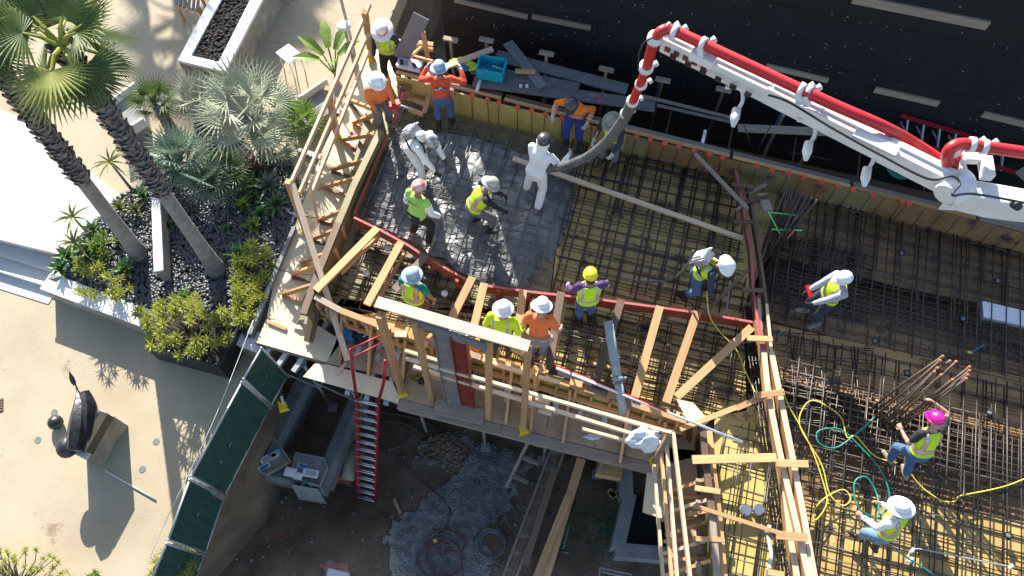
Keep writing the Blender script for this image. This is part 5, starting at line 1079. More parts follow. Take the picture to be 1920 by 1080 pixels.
def tallpalm(label,base,top,z,crownspec,lower,nl=0,seed=1):
    rs=random.Random(seed); b=at(*base,G); tpt=at(*top,z); t=thing('fan_palm',label,'palm tree',b)
    m=MB(); N=30; pts=[];rad=[]
    for i in range(N*2):
        f=i/(2*N-1)*lower; p=b.lerp(tpt,f)+V(.10*math.sin(f*3),0,0)*0; pts.append(p); rad.append(.118+.075*math.exp(-f*12)-.02*f+(.004 if i%2 else -.003))
    m.tube(pts,rad,20); m.build('trunk',TRUNK,t,True)
    # shaggy upper trunk with overlapping leaf bases
    m=MB(); pts=[b.lerp(tpt,lower+(1-lower)*i/10) for i in range(11)]; m.tube(pts,[.115]*11,14); ax=(tpt-b).normalized(); X=ax.cross(V(1,0,0)).normalized(); Y=ax.cross(X); rows=int((tpt-b).length*(1-lower)/.085)
    for j in range(rows):
        f=lower+(1-lower)*j/rows; c_=b.lerp(tpt,f)
        for k in range(7):
            a=2*math.pi*(k+(j%2)*.5)/7+rs.gauss(0,.12); o=X*math.cos(a)+Y*math.sin(a); L=rs.uniform(.12,.2); q=c_+o*.11; m.blade(q,(ax*.9+o*rs.uniform(.25,.55)),L,.13*rs.uniform(.7,1.1),rs.uniform(-.1,.1),2,-.25,up=o,mid=.5,tipw=.5)
    m.build('leaf_base_boots',BOOT,t)
    for k,(az,el,L,r,mt) in enumerate(crownspec):
        d=V(math.sin(az)*math.cos(el),math.cos(az)*math.cos(el),math.sin(el)); q=tpt+d*L; q.z-=.12*L
        m=MB(); petiole(m,tpt,q,.035,.016,1); dd=(d-ZV*.22).normalized(); fan(m,q,dd,r,30,2.0,droop=.42); m.build('frond',(mt,L_YEL),t)
    return t
R2=math.radians
def crown(seed,n,L,r,mt,emin=-15,emax=75):
    rs=random.Random(seed); out=[]
    for k in range(n): out.append((2*math.pi*k/n*2.4+rs.uniform(-.2,.2),R2(emin+(emax-emin)*rs.random()),L*rs.uniform(.8,1.1),r*rs.uniform(.85,1.1),mt if rs.random()<.7 else L_PALM2))
    return out
tallpalm('right tall fan palm whose smooth trunk rises from the black pebbles',(408,508),(116,88),5.1,crown(3,14,.44,.62,L_PALM,-45,55),.44,seed=2)
tallpalm('left tall fan palm whose trunk rises beside the aloes',(262,478),(-48,72),5.2,crown(8,12,.40,.54,L_PALM,-45,55),.44,seed=5)
def lowfan(label,x,y,h,n,L,r,mt,cat='palm',name='small_fan_palm',trunk=True,seed=1,zb=0,nseg=15,elr=(5,80)):
    rs=random.Random(seed); c_=at(x,y,G+h+zb); b=V(c_.x,c_.y,G+zb); t=thing(name,label,cat,b)
    if trunk:
        m=MB(); m.tube([b,b.lerp(c_,.5),c_],[.12,.11,.1],12)
        for k in range(int(h*60)): a=rs.uniform(0,6.28); f=rs.random(); o=V(math.cos(a),math.sin(a),0); m.blade(b.lerp(c_,f)+o*.08,o*.6+ZV,.14,.05,0,2,-.2,up=o)
        m.build('trunk',BOOT,t)
    for k in range(n):
        az=k*2.4+rs.uniform(-.2,.2); el=R2(elr[0]+(elr[1]-elr[0])*(k/n)); d=V(math.sin(az)*math.cos(el),math.cos(az)*math.cos(el),math.sin(el)); q=c_+d*L*rs.uniform(.8,1.15)
        m=MB(); petiole(m,c_,q,.012,.006); fan(m,q,(d-ZV*.1).normalized(),r*rs.uniform(.85,1.1),nseg,1.6,droop=.25,joined=.40,seg=3); m.build('frond',mt,t)
    return t
lowfan('small green fan palm in front of the slanted grey slab',292,195,.9,15,.28,.36,L_PALM,seed=2)
lowfan('silvery fan palm behind the shaggy trunk palm',372,195,.5,13,.3,.42,L_SILV,trunk=False,seed=3)
lowfan('large silver fan palm with a shaggy trunk in the wooden planter',462,215,1.25,17,.5,.62,L_SILV,seed=4,elr=(-10,75))
lowfan('blue green fan palm growing low above the pebbles at left',340,300,.6,18,.3,.5,L_BLUE,trunk=False,seed=5)
lowfan('dusty blue fan palm just right of the low blue green palm',398,345,.45,15,.28,.42,L_BLUE,trunk=False,seed=6)
lowfan('bright green fan palm tucked beside the walkway guardrail',565,235,.55,16,.25,.42,L_GRN,trunk=False,seed=7)
lowfan('silver green fan palm between the planter box and the walkway',520,270,.5,14,.3,.45,L_SILV,trunk=False,seed=8)
lowfan('green fan palm low behind the silver palm',515,200,.4,12,.3,.42,L_SILV,trunk=False,seed=9)
def rosette(label,x,y,h,n,L,w_,mt,name='agave',cat='agave',droop=.3,seed=1,elr=(10,80),stalk=0,amp=.15,grp=None):
    rs=random.Random(seed); c_=at(x,y,G+h+.05); b=V(c_.x,c_.y,G); t=thing(name,label,cat,b,grp)
    if h>.15: m=MB(); m.tube([b,c_],[.03,.02],7); m.build('stem',STEM,t,True)
    m=MB()
    for k in range(n):
        az=k*2.4+rs.uniform(-.2,.2); el=R2(elr[0]+(elr[1]-elr[0])*(k/n)**.8); m.blade(c_,V(math.sin(az)*math.cos(el),math.cos(az)*math.cos(el),math.sin(el)),L*rs.uniform(1-amp,1+amp)*(1-.35*k/n),w_,droop,5,.3)
    m.build('leaves',mt,t); return t
for k,(x,y,h,n,L,w_,mt,lb) in enumerate([(472,352,.1,22,.38,.13,L_AGAVE,'dark green agave with pale edges below the wooden planter'),(505,350,.1,20,.45,.08,L_BLUE,'spiky grey green agave beside the walkway post'),(458,385,.05,16,.25,.10,L_GRN,'bright green rosette right of the blue fan palm'),(490,402,.05,12,.24,.13,L_AGAVE,'fresh green agave alone on the pebbles by the joist end'),(425,430,.05,9,.16,.08,L_AGAVE,'tiny green agave on the pebbles right of the trunk'),(268,366,.05,14,.24,.10,L_AGAVE,'green agave behind the white block wall'),(315,425,.05,10,.2,.12,L_AGAVE,'green agave touching the white block wall on its right'),(152,505,.06,18,.24,.10,L_GRN,'lime green rosette at the stair end of the bed'),(128,482,.08,16,.32,.12,L_AGAVE,'pale broad agave hanging over the steps'),(176,432,.05,14,.24,.09,L_AGAVE,'green agave beside the aloes'),(188,455,.05,14,.2,.09,L_GRN,'small lime rosette beside the left trunk'),(236,505,.08,16,.30,.13,L_AGAVE,'green agave just below the left trunk'),(448,478,.08,18,.34,.09,L_AGAVE,'spiky green agave at the foot of the yellow bush'),(222,455,.05,12,.18,.07,L_GRN,'lime rosette below the left trunk bend'),(225,390,.1,14,.3,.06,L_ALOE,'orange tinged aloe beside the left trunk')]):
    rosette(lb,x,y,h,n,L,w_,mt,seed=k+1)
for k,(x,y,n,L,w_,mt,lb) in enumerate([(445,345,18,.36,.10,L_AGAVE,'dark agave between the two blue green palms and the planter'),(430,375,16,.3,.09,L_BLUE,'grey agave under the dusty blue palm'),(520,385,18,.38,.09,L_AGAVE,'spiky dark agave against the walkway edge'),(475,425,14,.26,.10,L_GRN,'light rosette on pebbles left of the joist corner'),(160,470,16,.32,.12,L_AGAVE,'broad agave between the aloes and the left trunk'),(115,505,14,.28,.10,L_AGAVE,'pale agave at the very corner of the planter wall'),(255,395,14,.26,.08,L_ALOE,'aloe clump between the left trunk and the block wall'),(350,560,14,.26,.09,L_GRN,'rosette behind the black planter bush')]): rosette(lb,x,y,.08,n,L,w_,mt,seed=60+k)
lowfan('green fan palm low between the silver palm and the agaves',425,330,.4,14,.28,.42,L_PALM,trunk=False,seed=21)
lowfan('small blue palm at the far left of the palm clump',300,330,.4,12,.26,.36,L_BLUE,trunk=False,seed=22)
for k,(x,y,h,lb) in enumerate([(207,305,.9,'star shaped aloe on a bare stalk beside the patio'),(137,408,.7,'upper spidery aloe over the steps'),(140,455,.5,'lower spidery aloe over the steps')]): rosette(lb,x,y,h,15,.42,.045,L_ALOE,'aloe','aloe',.55,seed=30+k,elr=(0,55))
t=thing('bird_of_paradise','broad leaved bright green plant behind the guardrail rails','plant',at(630,130,G))
for k,(dx,dy,L) in enumerate([(-.5,.3,.9),(-.2,.9,1.0),(.3,.7,.9),(.5,.2,.8),(-.7,-.1,.8),(.1,-.3,.6)]): m=MB(); c_=at(628,140,G); m.tube([c_,c_+V(dx*.3,dy*.3,.5)],.015,6); m.blade(c_+V(dx*.3,dy*.3,.5),V(dx,dy,.35),L*.7,.24,.3,6,.15,mid=.5); m.build('leaf',L_GRN,t)
def bush(label,c,n,sx,sy,h,L,w_,mt,name='yellow_bush',cat='bush',seed=1,leafn=16,grp=None):
    rs=random.Random(seed); t=thing(name,label,cat,c,grp); ms=MB(); ml=MB()
    for k in range(n):
        a=rs.uniform(0,6.28); r_=math.sqrt(rs.random()); hh=h*rs.uniform(.45,1)*(1-.35*r_); tip=c+V(math.cos(a)*r_*sx,math.sin(a)*r_*sy,hh); b=c+V(math.cos(a)*r_*sx*.25,math.sin(a)*r_*sy*.25,0)
        ms.tube([b,b.lerp(tip,.5)+V(rs.gauss(0,.04),rs.gauss(0,.04),.0),tip],[.012,.010,.007],5)
        ax=(tip-b).normalized()
        for j in range(leafn):
            az=j*2.4; el=R2(-5+75*j/leafn); o=V(math.sin(az)*math.cos(el),math.cos(az)*math.cos(el),math.sin(el)); ml.blade(tip,(o+ax*.25).normalized(),L*rs.uniform(.75,1.15),w_,.35,3,.25)
    ms.build('stems',STEM,t,True); ml.build('leaves',mt,t); return t
bush('large yellow green bush spilling out of the black planter',BUSHC+ZV*-.1+V(-.0,.05,0),74,.82,.55,1.05,.15,.028,L_YEL,seed=3)
bush('small pale bush at the white planter wall',at(213,545,G),20,.5,.35,.55,.14,.026,L_YEL,seed=4)
bush('leafy low bush filling the stair end of the bed',at(178,500,G),16,.3,.35,.4,.14,.03,L_YEL,seed=14)
bush('light green bush between the aloes and the left trunk',at(205,470,G),14,.25,.3,.35,.14,.035,L_GRN,seed=15)
bush('narrow yellow green bush along the dark retaining kerb',at(492,520,G)+V(-.1,0,0),36,.32,.62,.5,.16,.028,L_YEL,seed=5)
bush('yellow green bush at the lower end of the dark kerb',at(470,575,G),24,.3,.4,.4,.16,.028,L_YEL,seed=6)
G=GL
bush('fine leaved lime shrub filling the bottom left corner',at(25,1105,G),130,1.1,.6,.6,.09,.016,L_YEL,name='lime_shrub',seed=7,leafn=12)
bush('feathery bamboo like shrub over the foot of the green fence',at(355,1085,G),50,.45,.45,.85,.17,.014,L_YEL,name='bamboo_shrub',seed=8,leafn=10)
bush('thin leafy sprig at the bottom edge of the garden',at(190,1085,G),5,.1,.1,.5,.09,.02,L_GRN,name='leafy_sprig',seed=9,leafn=10)
# palms standing further up the garden, their crowns shade the granite
for k,(x,y) in enumerate([(-9.7,22.6),(-8.0,23.6)]):
    tt=thing('fan_palm',['distant fan palm beyond the trough, left','distant fan palm beyond the trough, right'][k],'palm tree',V(x,y,G)); tpt=V(x,y,G+6.2); m=MB(); m.tube([V(x,y,G),tpt],[.25,.16],14); m.build('trunk',TRUNK,tt,True)
    for az,el,L,r,mt in crown(20+k,16,.9,1.0,L_PALM,-20,70): 
        d=V(math.sin(az)*math.cos(el),math.cos(az)*math.cos(el),math.sin(el)); q=tpt+d*L; m=MB(); petiole(m,tpt,q,.035,.016); fan(m,q,(d-ZV*.2).normalized(),r,24,2.0,droop=.42); m.build('frond',mt,tt)
# ---------------------------------------------------------------- people
LC=bpy.context.view_layer.layer_collection.children['site']; LC.exclude=True
def remesh(mb,vox,name,wr=0,seed=0,smooth=2):
    me=mb.mesh(name); ob=bpy.data.objects.new('tmp',me); sc.collection.objects.link(ob)
    r=ob.modifiers.new('r','REMESH'); r.mode='VOXEL'; r.voxel_size=vox; r.use_smooth_shade=True
    if smooth: sm=ob.modifiers.new('s','SMOOTH'); sm.factor=.5; sm.iterations=smooth
    bpy.context.view_layer.update(); dg=bpy.context.evaluated_depsgraph_get(); out=bpy.data.meshes.new_from_object(ob.evaluated_get(dg)); bpy.data.objects.remove(ob); bpy.data.meshes.remove(me)
    if wr:
        out.calc_loop_triangles(); so=Vector((seed*3.1,seed,0))
        for v in out.vertices:
            p=v.co; q=Vector((p.x*7,p.y*7,p.z*3.2)); a=abs(noise.noise(q+so)); v.co=p+v.normal*((.5-a)*wr*.8+noise.noise(p*22+so)*wr*.25)
    return out
def ik(a,t,l1,l2,pole):
    d=t-a; L=min(d.length,(l1+l2)*.999); d=d.normalized(); t=a+d*L
    x=(l1*l1-l2*l2+L*L)/(2*L); h=math.sqrt(max(0,l1*l1-x*x)); pv=(pole-d*pole.dot(d))
    pv=pv.normalized() if pv.length>1e-4 else V(0,1,0)
    return a+d*x+pv*h,t
def capsule(m,pts,rs,n=12,ell=None):
    pts=[Vector(p) for p in pts]; P=[];Rr=[]
    d=(pts[1]-pts[0]).normalized()
    for f in (1,.8,.45): P.append(pts[0]-d*rs[0]*f*.98); Rr.append(rs[0]*math.sqrt(max(.02,1-f*f)))
    for i in range(len(pts)): P.append(pts[i]); Rr.append(rs[i])
    d=(pts[-1]-pts[-2]).normalized()
    for f in (.45,.8,1): P.append(pts[-1]+d*rs[-1]*f*.98); Rr.append(rs[-1]*math.sqrt(max(.02,1-f*f)))
    m.tube(P,Rr,n,ell=ell)
def rings(m,P,s,r,f,spec,inf=0):
    """loft of ellipses: spec = (t along spine, half width, half depth, forward shift)"""
    n=20; vs=[]
    for t,wd,dp,sh in spec:
        c=P(t)+f*sh
        for k in range(n):
            a=2*math.pi*k/n; ca,sa=math.cos(a),math.sin(a); vs.append(c+r*(wd+inf)*abs(ca)**.85*(1 if ca>0 else -1)+f*(dp+inf)*abs(sa)**.9*(1 if sa>0 else -1))
    N=len(spec); fs=[(i*n+k,i*n+(k+1)%n,(i+1)*n+(k+1)%n,(i+1)*n+k) for i in range(N-1) for k in range(n)]
    fs+=[tuple(range(n))[::-1],tuple((N-1)*n+k for k in range(n))]; m.add(vs,fs)
SKIN=mk('skin_brown',(.30,.15,.09),.55,scale=14,var=.12); SKIN2=mk('skin_tan',(.42,.24,.16),.55,scale=14,var=.12)
EYE=mk('eye_dark',(.03,.02,.015),.3,var=.1); HAIRB=mk('dark_hair',(.012,.009,.008),.6,var=.3); HAIRY=mk('blonde_hair',(.42,.25,.08),.55,scale=30,var=.35)
def cloth(n,c,v=.15,**k): return mk(n,c,.85,scale=9,var=v,bump=.25,bscale=70,**k)
C_RED=cloth('red_orange_shirt',(.62,.07,.025)); C_ORG=cloth('orange_shirt',(.78,.20,.05)); C_TANK=cloth('orange_tank',(.70,.17,.05)); C_HIO=cloth('hivis_orange',(.85,.19,.01),.08)
C_HIY=cloth('hivis_yellow',(.50,.78,.02),.08); C_LIME=cloth('lime_shirt',(.36,.68,.14),.08); C_REF=mk('reflective_tape',(.42,.43,.46),.35,metal=.3,var=.1); C_OEDGE=cloth('orange_trim',(.75,.22,.03))
C_BLK=cloth('black_cloth',(.02,.02,.024)); C_NAVY=cloth('navy_cloth',(.025,.032,.06)); C_JEAN=cloth('blue_jeans',(.05,.105,.22),.25); C_JEANL=cloth('light_jeans',(.15,.25,.38),.2); C_GREYP=cloth('grey_trousers',(.13,.13,.14)); C_BRN=cloth('dusty_brown_trousers',(.12,.085,.065),.25)
C_WHITE=cloth('white_coverall',(.78,.80,.80),.04); C_TEAL=cloth('teal_shirt',(.01,.20,.16)); C_PURP=cloth('purple_shirt',(.07,.03,.14)); C_GSH=cloth('grey_shirt',(.35,.37,.42)); C_ROYAL=cloth('royal_blue_trousers',(.02,.05,.24))
B_RUB=mk('grey_rubber_boot',(.17,.18,.18),.5,var=.2); B_BLK=mk('black_rubber_boot',(.02,.02,.022),.4,var=.3); B_TAN=mk('tan_work_boot',(.30,.24,.17),.8,var=.25); G_LT=mk('pale_glove',(.45,.44,.43),.8,var=.2,scale=12); G_DK=mk('dark_glove',(.03,.03,.035),.7,var=.3)
def hatm(n,c): return mk(n,c,.3,scale=3,var=.05,spec=.6)
H_W=hatm('white_hard_hat',(.80,.80,.80)); H_Y=hatm('yellow_hard_hat',(.80,.72,.03)); H_G=hatm('grey_green_hard_hat',(.17,.19,.16)); H_DG=hatm('dark_grey_hard_hat',(.06,.06,.065)); H_LB=mk('pale_blue_hard_hat',(.20,.34,.45),.45,scale=16,c2=(.40,.53,.62)); H_P=hatm('pink_hard_hat',(.80,.01,.30)); H_OR=mk('red_white_hard_hat',(.50,.09,.04),.35,scale=8,c2=(.85,.75,.72)); H_BLU=mk('stickered_hard_hat',(.12,.25,.38),.5,scale=22,c2=(.55,.60,.62)); H_TAN=hatm('silver_hard_hat',(.42,.41,.37)); H_STK=mk('black_white_hard_hat',(.03,.03,.035),.35,scale=9,c2=(.7,.7,.7)); H_NV=hatm('dark_plum_hard_hat',(.05,.04,.06))
def headmesh(m,c,up,fw):
    rt_=fw.cross(up).normalized(); nlat,nlon=16,24; vs=[]
    for i in range(nlat+1):
        th=math.pi*i/nlat; z=math.cos(th); r=math.sin(th)
        for k in range(nlon):
            ph=2*math.pi*k/nlon; x=math.sin(ph)*r; y=math.cos(ph)*r
            X=x*.076; Y=y*.096; Z=z*.118
            if z<0: X*=1-.30*min(1,-z*1.1); Y*=1-.18*min(1,-z)*(y<0)   # jaw narrows
            if y>0 and -.55<z<.1: 
                nose=math.exp(-(x/.16)**2)*math.exp(-((z+.12-.12*(z<-.12))/.20)**2); Y+=.024*nose
            if y>0: 
                for s_ in(-1,1): Y-=.008*math.exp(-((x-s_*.36)/.17)**2)*math.exp(-((z-.03)/.10)**2)
                Y+=.005*math.exp(-(x/.3)**2)*math.exp(-((z+.48)/.07)**2)      # lips
                Y+=.008*math.exp(-(x/.3)**2)*math.exp(-((z+.86)/.14)**2)      # chin
            for s_ in(-1,1):
                X+=s_*.014*math.exp(-((x-s_*.98)/.2)**2)*math.exp(-((z+.05)/.16)**2)*math.exp(-((y+.05)/.2)**2) # ear swell
            vs.append(c+rt_*X+fw*Y+up*Z)
    fs=[(i*nlon+k,i*nlon+(k+1)%nlon,(i+1)*nlon+(k+1)%nlon,(i+1)*nlon+k) for i in range(nlat) for k in range(nlon)]
    m.add(vs,fs)
    for s_ in(-1,1):
        e=c+rt_*s_*.027+fw*.083+up*.004; m.ball(e,.0115,8,mi=1)
        ear=c+rt_*s_*.080-up*.004; m.ball(ear,.026,8,Matrix.Identity(3),0,(.45,.75,1.1))
def hand(m,w_,d,pn,side,curl=.5,mi=0,sc_=1.0):
    """w_ wrist, d direction of the hand, pn palm normal, side = +1 right"""
    d=d.normalized(); pn=(pn-d*pn.dot(d)).normalized(); a=d.cross(pn)*side; L=.088*sc_
    o=len(m.v)
    # palm
    vs=[];n=10
    for f,wd,th in ((0,.027,.02),(.35,.036,.018),(.75,.042,.015),(1,.040,.012)):
        c=w_+d*L*f
        for k in range(n): t=2*math.pi*k/n; vs.append(c+a*wd*math.cos(t)*sc_+pn*th*math.sin(t)*sc_)
    m.add(vs,[(i*n+k,i*n+(k+1)%n,(i+1)*n+(k+1)%n,(i+1)*n+k) for i in range(3) for k in range(n)]+[tuple(range(n))[::-1],tuple(range(3*n,4*n))],mi)
    for j,(u,l) in enumerate(((-.029,.072),(-.010,.080),(.010,.075),(.028,.058))):
        p=w_+d*L*.95+a*u*sc_; dd=(d+a*u*2.2).normalized(); pts=[p-dd*.01,p]; ang=curl*(.75+.12*j)
        for q,sl in enumerate((.42,.32,.26)):
            dd=(dd*math.cos(ang)+pn*math.sin(ang)).normalized(); p=p+dd*l*sl*sc_; pts.append(p)
        m.tube(pts,[.0095*sc_,.0098*sc_,.009*sc_,.0082*sc_,.0055*sc_],7,mi=mi)
    p=w_+d*L*.28-a*.030*sc_; dd=(d*.55-a*.8+pn*.3).normalized(); pts=[p,p+dd*.035*sc_]; dd=(d*.85-a*.35+pn*(.3+.5*curl)).normalized(); pts+=[pts[-1]+dd*.028*sc_,pts[-1]+dd*.052*sc_]
    m.tube(pts,[.014*sc_,.0125*sc_,.011*sc_,.007*sc_],7,mi=mi)
def person(label,foot,face,shirt,pants,hat,sleeve='long',vest=None,boots=B_BLK,glove=None,lean=4,side=0,H=1.66,feet=None,hands=None,hipz=None,hipf=0,headp=15,heady=0,skin=SKIN,hatstyle='cap',hair=None,hood=None,twist=0,z0=.02,suit=False,curl=.6,seed=0,grp='construction workers at the pour',back=None,trim=None):
    K=H/1.76; F0=at(foot[0],foot[1],z0); yaw=-R(face); t=thing('person',label,'person',F0,grp)
    Rz=Matrix.Rotation(yaw,3,'Z'); Rt=Matrix.Rotation(yaw-R(twist),3,'Z')
    X0=Rz@V(1,0,0);Y0=Rz@V(0,1,0); Xs=Rt@V(1,0,0);Ys=Rt@V(0,1,0)
    def w2(p): return F0+Rz@(Vector(p)*K)
    hz=(hipz or .93)
    feet=feet or [(-.12,-.03,0),(.12,.06,0)]
    Pl=w2((0,hipf,hz)); s=(ZV*math.cos(R(lean))*math.cos(R(side))+Ys*math.sin(R(lean))+Xs*math.sin(R(side))).normalized()
    r=(Xs-s*Xs.dot(s)).normalized(); f=s.cross(r).normalized()
    if f.dot(Ys)<0: f=-f
    P=lambda q:Pl+s*q*K
    N=P(.50); shp=[N-s*.035*K+r*k*.185*K for k in(-1,1)]
    hands=hands or [(-.30,.12,hz-.08),(.30,.12,hz-.08)]
    la,fa=.285*K,.255*K; arms=[]
    for k,sg in((0,-1),(1,1)):
        tg=w2(hands[k]); el,wr=ik(shp[k],tg,la,fa,-f*.8+r*sg*.25-ZV*.5); arms.append((shp[k],el,wr))
    legs=[]
    for k,sg in((0,-1),(1,1)):
        hp=Pl+X0*sg*.092*K-s*.02; an=w2((feet[k][0],feet[k][1]-.03,feet[k][2]+.085)); kn,an=ik(hp,an,.435*K,.425*K,Y0+X0*sg*.15); legs.append((hp,kn,an))
    hd=(s*.6+ZV*.4).normalized(); Hy=Matrix.Rotation(-R(heady),3,ZV)@Ys; hu=(ZV*math.cos(R(headp))+Hy*math.sin(R(headp))).normalized(); hu=(hu+s*.35).normalized(); hf=(Hy-hu*Hy.dot(hu)).normalized()
    Hc=N+s*.055*K+hu*.135*K
    tors=[(-.13,.10,.085,0),(-.08,.158,.105,-.005),(0,.168,.118,-.01),(.08,.155,.105,0),(.16,.143,.10,.005),(.27,.160,.112,.01),(.37,.178,.115,.005),(.44,.172,.095,0),(.485,.125,.07,-.005),(.52,.065,.058,-.005)]
    sp=lambda l,a=1:[(q*K,wd*K*a,dp*K*a,sh*K) for q,wd,dp,sh in l]
    PK=lambda q:Pl+s*q
    # body, one continuous surface
    m=MB(); rings(m,PK,s,r,f,sp(tors,.95)); capsule(m,[N-s*.03,Hc-hu*.05],[.056*K,.054*K])
    for k,(a,b,c) in enumerate(arms): capsule(m,[a,a.lerp(b,.5),b],[.055*K,.047*K,.038*K]); capsule(m,[b,b.lerp(c,.35),c],[.038*K,.038*K,.026*K])
    for a,b,c in legs: capsule(m,[a,a.lerp(b,.5),b],[.088*K,.072*K,.052*K]); capsule(m,[b,b.lerp(c,.35),c],[.052*K,.054*K,.036*K])
    body=remesh(m,.021,'body'); bm=bmesh.new(); bm.from_mesh(body)
    hm=MB(); headmesh(hm,Hc,hu,hf)
    for k,(a,b,c) in enumerate(arms):
        dirn=(c-b).normalized()
        if not glove: hand(hm,c-dirn*.01,dirn,(-r if k else r)*.6-ZV*.4-f*.1,1 if k else -1,curl,0,K)
    tm=hm.mesh('h'); bm.from_mesh(tm); bpy.data.meshes.remove(tm); bm.to_mesh(body); bm.free()
    hist=len(hm.f)
    for p in body.polygons[-hist:]: pass
    mi=[0]*(len(body.polygons)-hist)+hm.m; body.polygons.foreach_set('material_index',mi); 
    def fin(me,name,mats,par=t): 
        for v in me.vertices: v.co=v.co-worldloc[par.name]
        return place(me,name,mats,par,worldloc[par.name],True)
    fin(body,'body',(skin,EYE))
    # trousers
    m=MB(); rings(m,PK,s,r,f,sp([(-.14,.11,.10,0),(-.08,.165,.118,-.005),(0,.175,.128,-.01),(.09,.158,.112,0)],1.03))
    for a,b,c in legs: capsule(m,[a,a.lerp(b,.5),b],[.105*K,.09*K,.072*K]); capsule(m,[b,b.lerp(c,.45),c+(b-c).normalized()*(.20 if boots in(B_RUB,B_BLK) and not suit else .05)],[.074*K,.074*K,.068*K])
    fin(remesh(m,.019,'trousers',.014,seed+1),'trousers',pants)
    # shirt / jacket
    sd_=shirt if shirt else pants; inf=1.10 if not suit else 1.2
    m=MB(); rings(m,PK,s,r,f,sp([(.0,.172,.122,-.01),(.04,.165,.115,0)]+tors[3:-1],inf*.98)+[(.505*K,.075*K,.065*K,0)])
    for k,(a,b,c) in enumerate(arms):
        if sleeve!='none':
            capsule(m,[a,a.lerp(b,.5),b] if sleeve=='long' else [a,a.lerp(b,.62)],[.070*K,.062*K,.053*K][:3 if sleeve=='long' else 2])
            if sleeve=='long': capsule(m,[b,b.lerp(c,.4),b.lerp(c,.93)],[.053*K,.051*K,.040*K])
    fin(remesh(m,.017,'shirt',.013,seed+2),'shirt',sd_)
    if suit:
        m=MB(); capsule(m,[N-f*.02,Hc-hu*.05],[.09*K,.115*K]) if suit!='down' else capsule(m,[N-f*.06-s*.02,N-f*.10+s*.05],[.09*K,.10*K])
        fin(remesh(m,.014,'hood',.012,seed+5),'hood',shirt)
    if vest:
        m=MB(); rings(m,PK,s,r,f,sp([(.015,.176,.130,-.005),(.08,.166,.122,0),(.16,.162,.120,.005),(.27,.178,.130,.01),(.37,.190,.130,.005),(.43,.176,.110,0),(.475,.135,.085,-.005),(.495,.085,.07,-.005)],1.12))
        me=remesh(m,.0145,'vest',.006,seed+3)
        for p in me.polygons:
            c=p.center-Pl; q=c.dot(s)/K; x=abs(c.dot(r))/K; k=0
            if .10<q<.155 or (.10<x<.145 and q>=.155): k=1
            elif .085<q<.17 or (.085<x<.16 and q>=.17): k=2
            p.material_index=k
        tr_=trim or vest
        fin(me,'vest',(vest,C_REF,tr_))
    # boots
    for k,(a,b,c) in enumerate(legs):
        fk=(Rz@Matrix.Rotation(R(-12 if k else 12),3,'Z'))@V(0,1,0); m=MB(); b0=c-ZV*(.055*K); hgt=.30 if boots in(B_RUB,B_BLK) else .13
        capsule(m,[b0-fk*.045,b0+fk*.06,b0+fk*.145],[.046*K,.048*K,.040*K],12); capsule(m,[c,c+(b-c).normalized()*hgt*K],[.056*K,.068*K if hgt>.2 else .06*K])
        for j in range(len(m.v)): 
            p=m.v[j]; m.v[j]=(p[0],p[1],max(p[2],b0.z-.030*K))
        fin(remesh(m,.016,'boot'),'boot',boots)
    if glove:
        for k,(a,b,c) in enumerate(arms):
            dirn=(c-b).normalized(); m=MB(); hand(m,c-dirn*.01,dirn,(-r if k else r)*.6-ZV*.4-f*.1,1 if k else -1,curl,0,K*1.12); m.tube([c-dirn*.06,c,c+dirn*.03],[.040*K,.036*K,.034*K],10); me=m.mesh('glove'); fin(me,'glove',glove)
    # hard hat
    Mx=Matrix((hf.cross(hu),hf,hu)).transposed(); hc=Hc+hu*.035
    m=MB(); dome=[(.112*K,.0),(.113*K,.03),(.106*K,.065),(.088*K,.095),(.055*K,.115),(.02*K,.123),(1e-4,.124)]
    m.lathe(dome,hc,24,Mx,0,1.18)
    hb=thing('x','x','x',hc) if 0 else None
    ho=m.build('hard_hat',hat,t,True)
    m=MB()
    if hatstyle=='cap':
        for j in range(-1,2):
            q=[hc+Mx@V(j*.028,math.cos(a_)*.128*K,.012+math.sin(a_)*(.112-.012*abs(j))) for a_ in np.linspace(.35,math.pi-.35,9)]; m.tube(q,.007,6)
        n=16; vs=[]
        for i in range(n+1):
            a_=math.pi*i/n; vs+=[hc+Mx@V(math.cos(a_)*.112,math.sin(a_)*.128,.008),hc+Mx@V(math.cos(a_)*.118,math.sin(a_)*(.128+.06*math.sin(a_)),-.010),hc+Mx@V(math.cos(a_)*.118,math.sin(a_)*(.128+.06*math.sin(a_)),-.016)]
        m.add(vs,[(i*3,i*3+1,i*3+4,i*3+3) for i in range(n)]+[(i*3+1,i*3+2,i*3+5,i*3+4) for i in range(n)]); 
        m.lathe([(.113*K,-.004),(.121*K,-.006),(.121*K,.004),(.113*K,.008)],hc,24,Mx,0,1.18)
        ob=m.build('hat_brim',hat,ho,True)
    else:
        w_=.165 if hatstyle=='full' else .215
        m.lathe([(.108,.006),(.135,-.002),(w_,-.016),(w_,-.021),(.108,0)],hc,28,Mx,0,1.12)
        ob=m.build('hat_brim',H_W if hatstyle=='wide' else hat,ho,True)
        if hatstyle=='wide': m=MB(); m.lathe([(.116,.005),(.117,.035),(.110,.036)],hc,24,Mx,0,1.18); m.build('hat_band',C_HIO,ho,True)
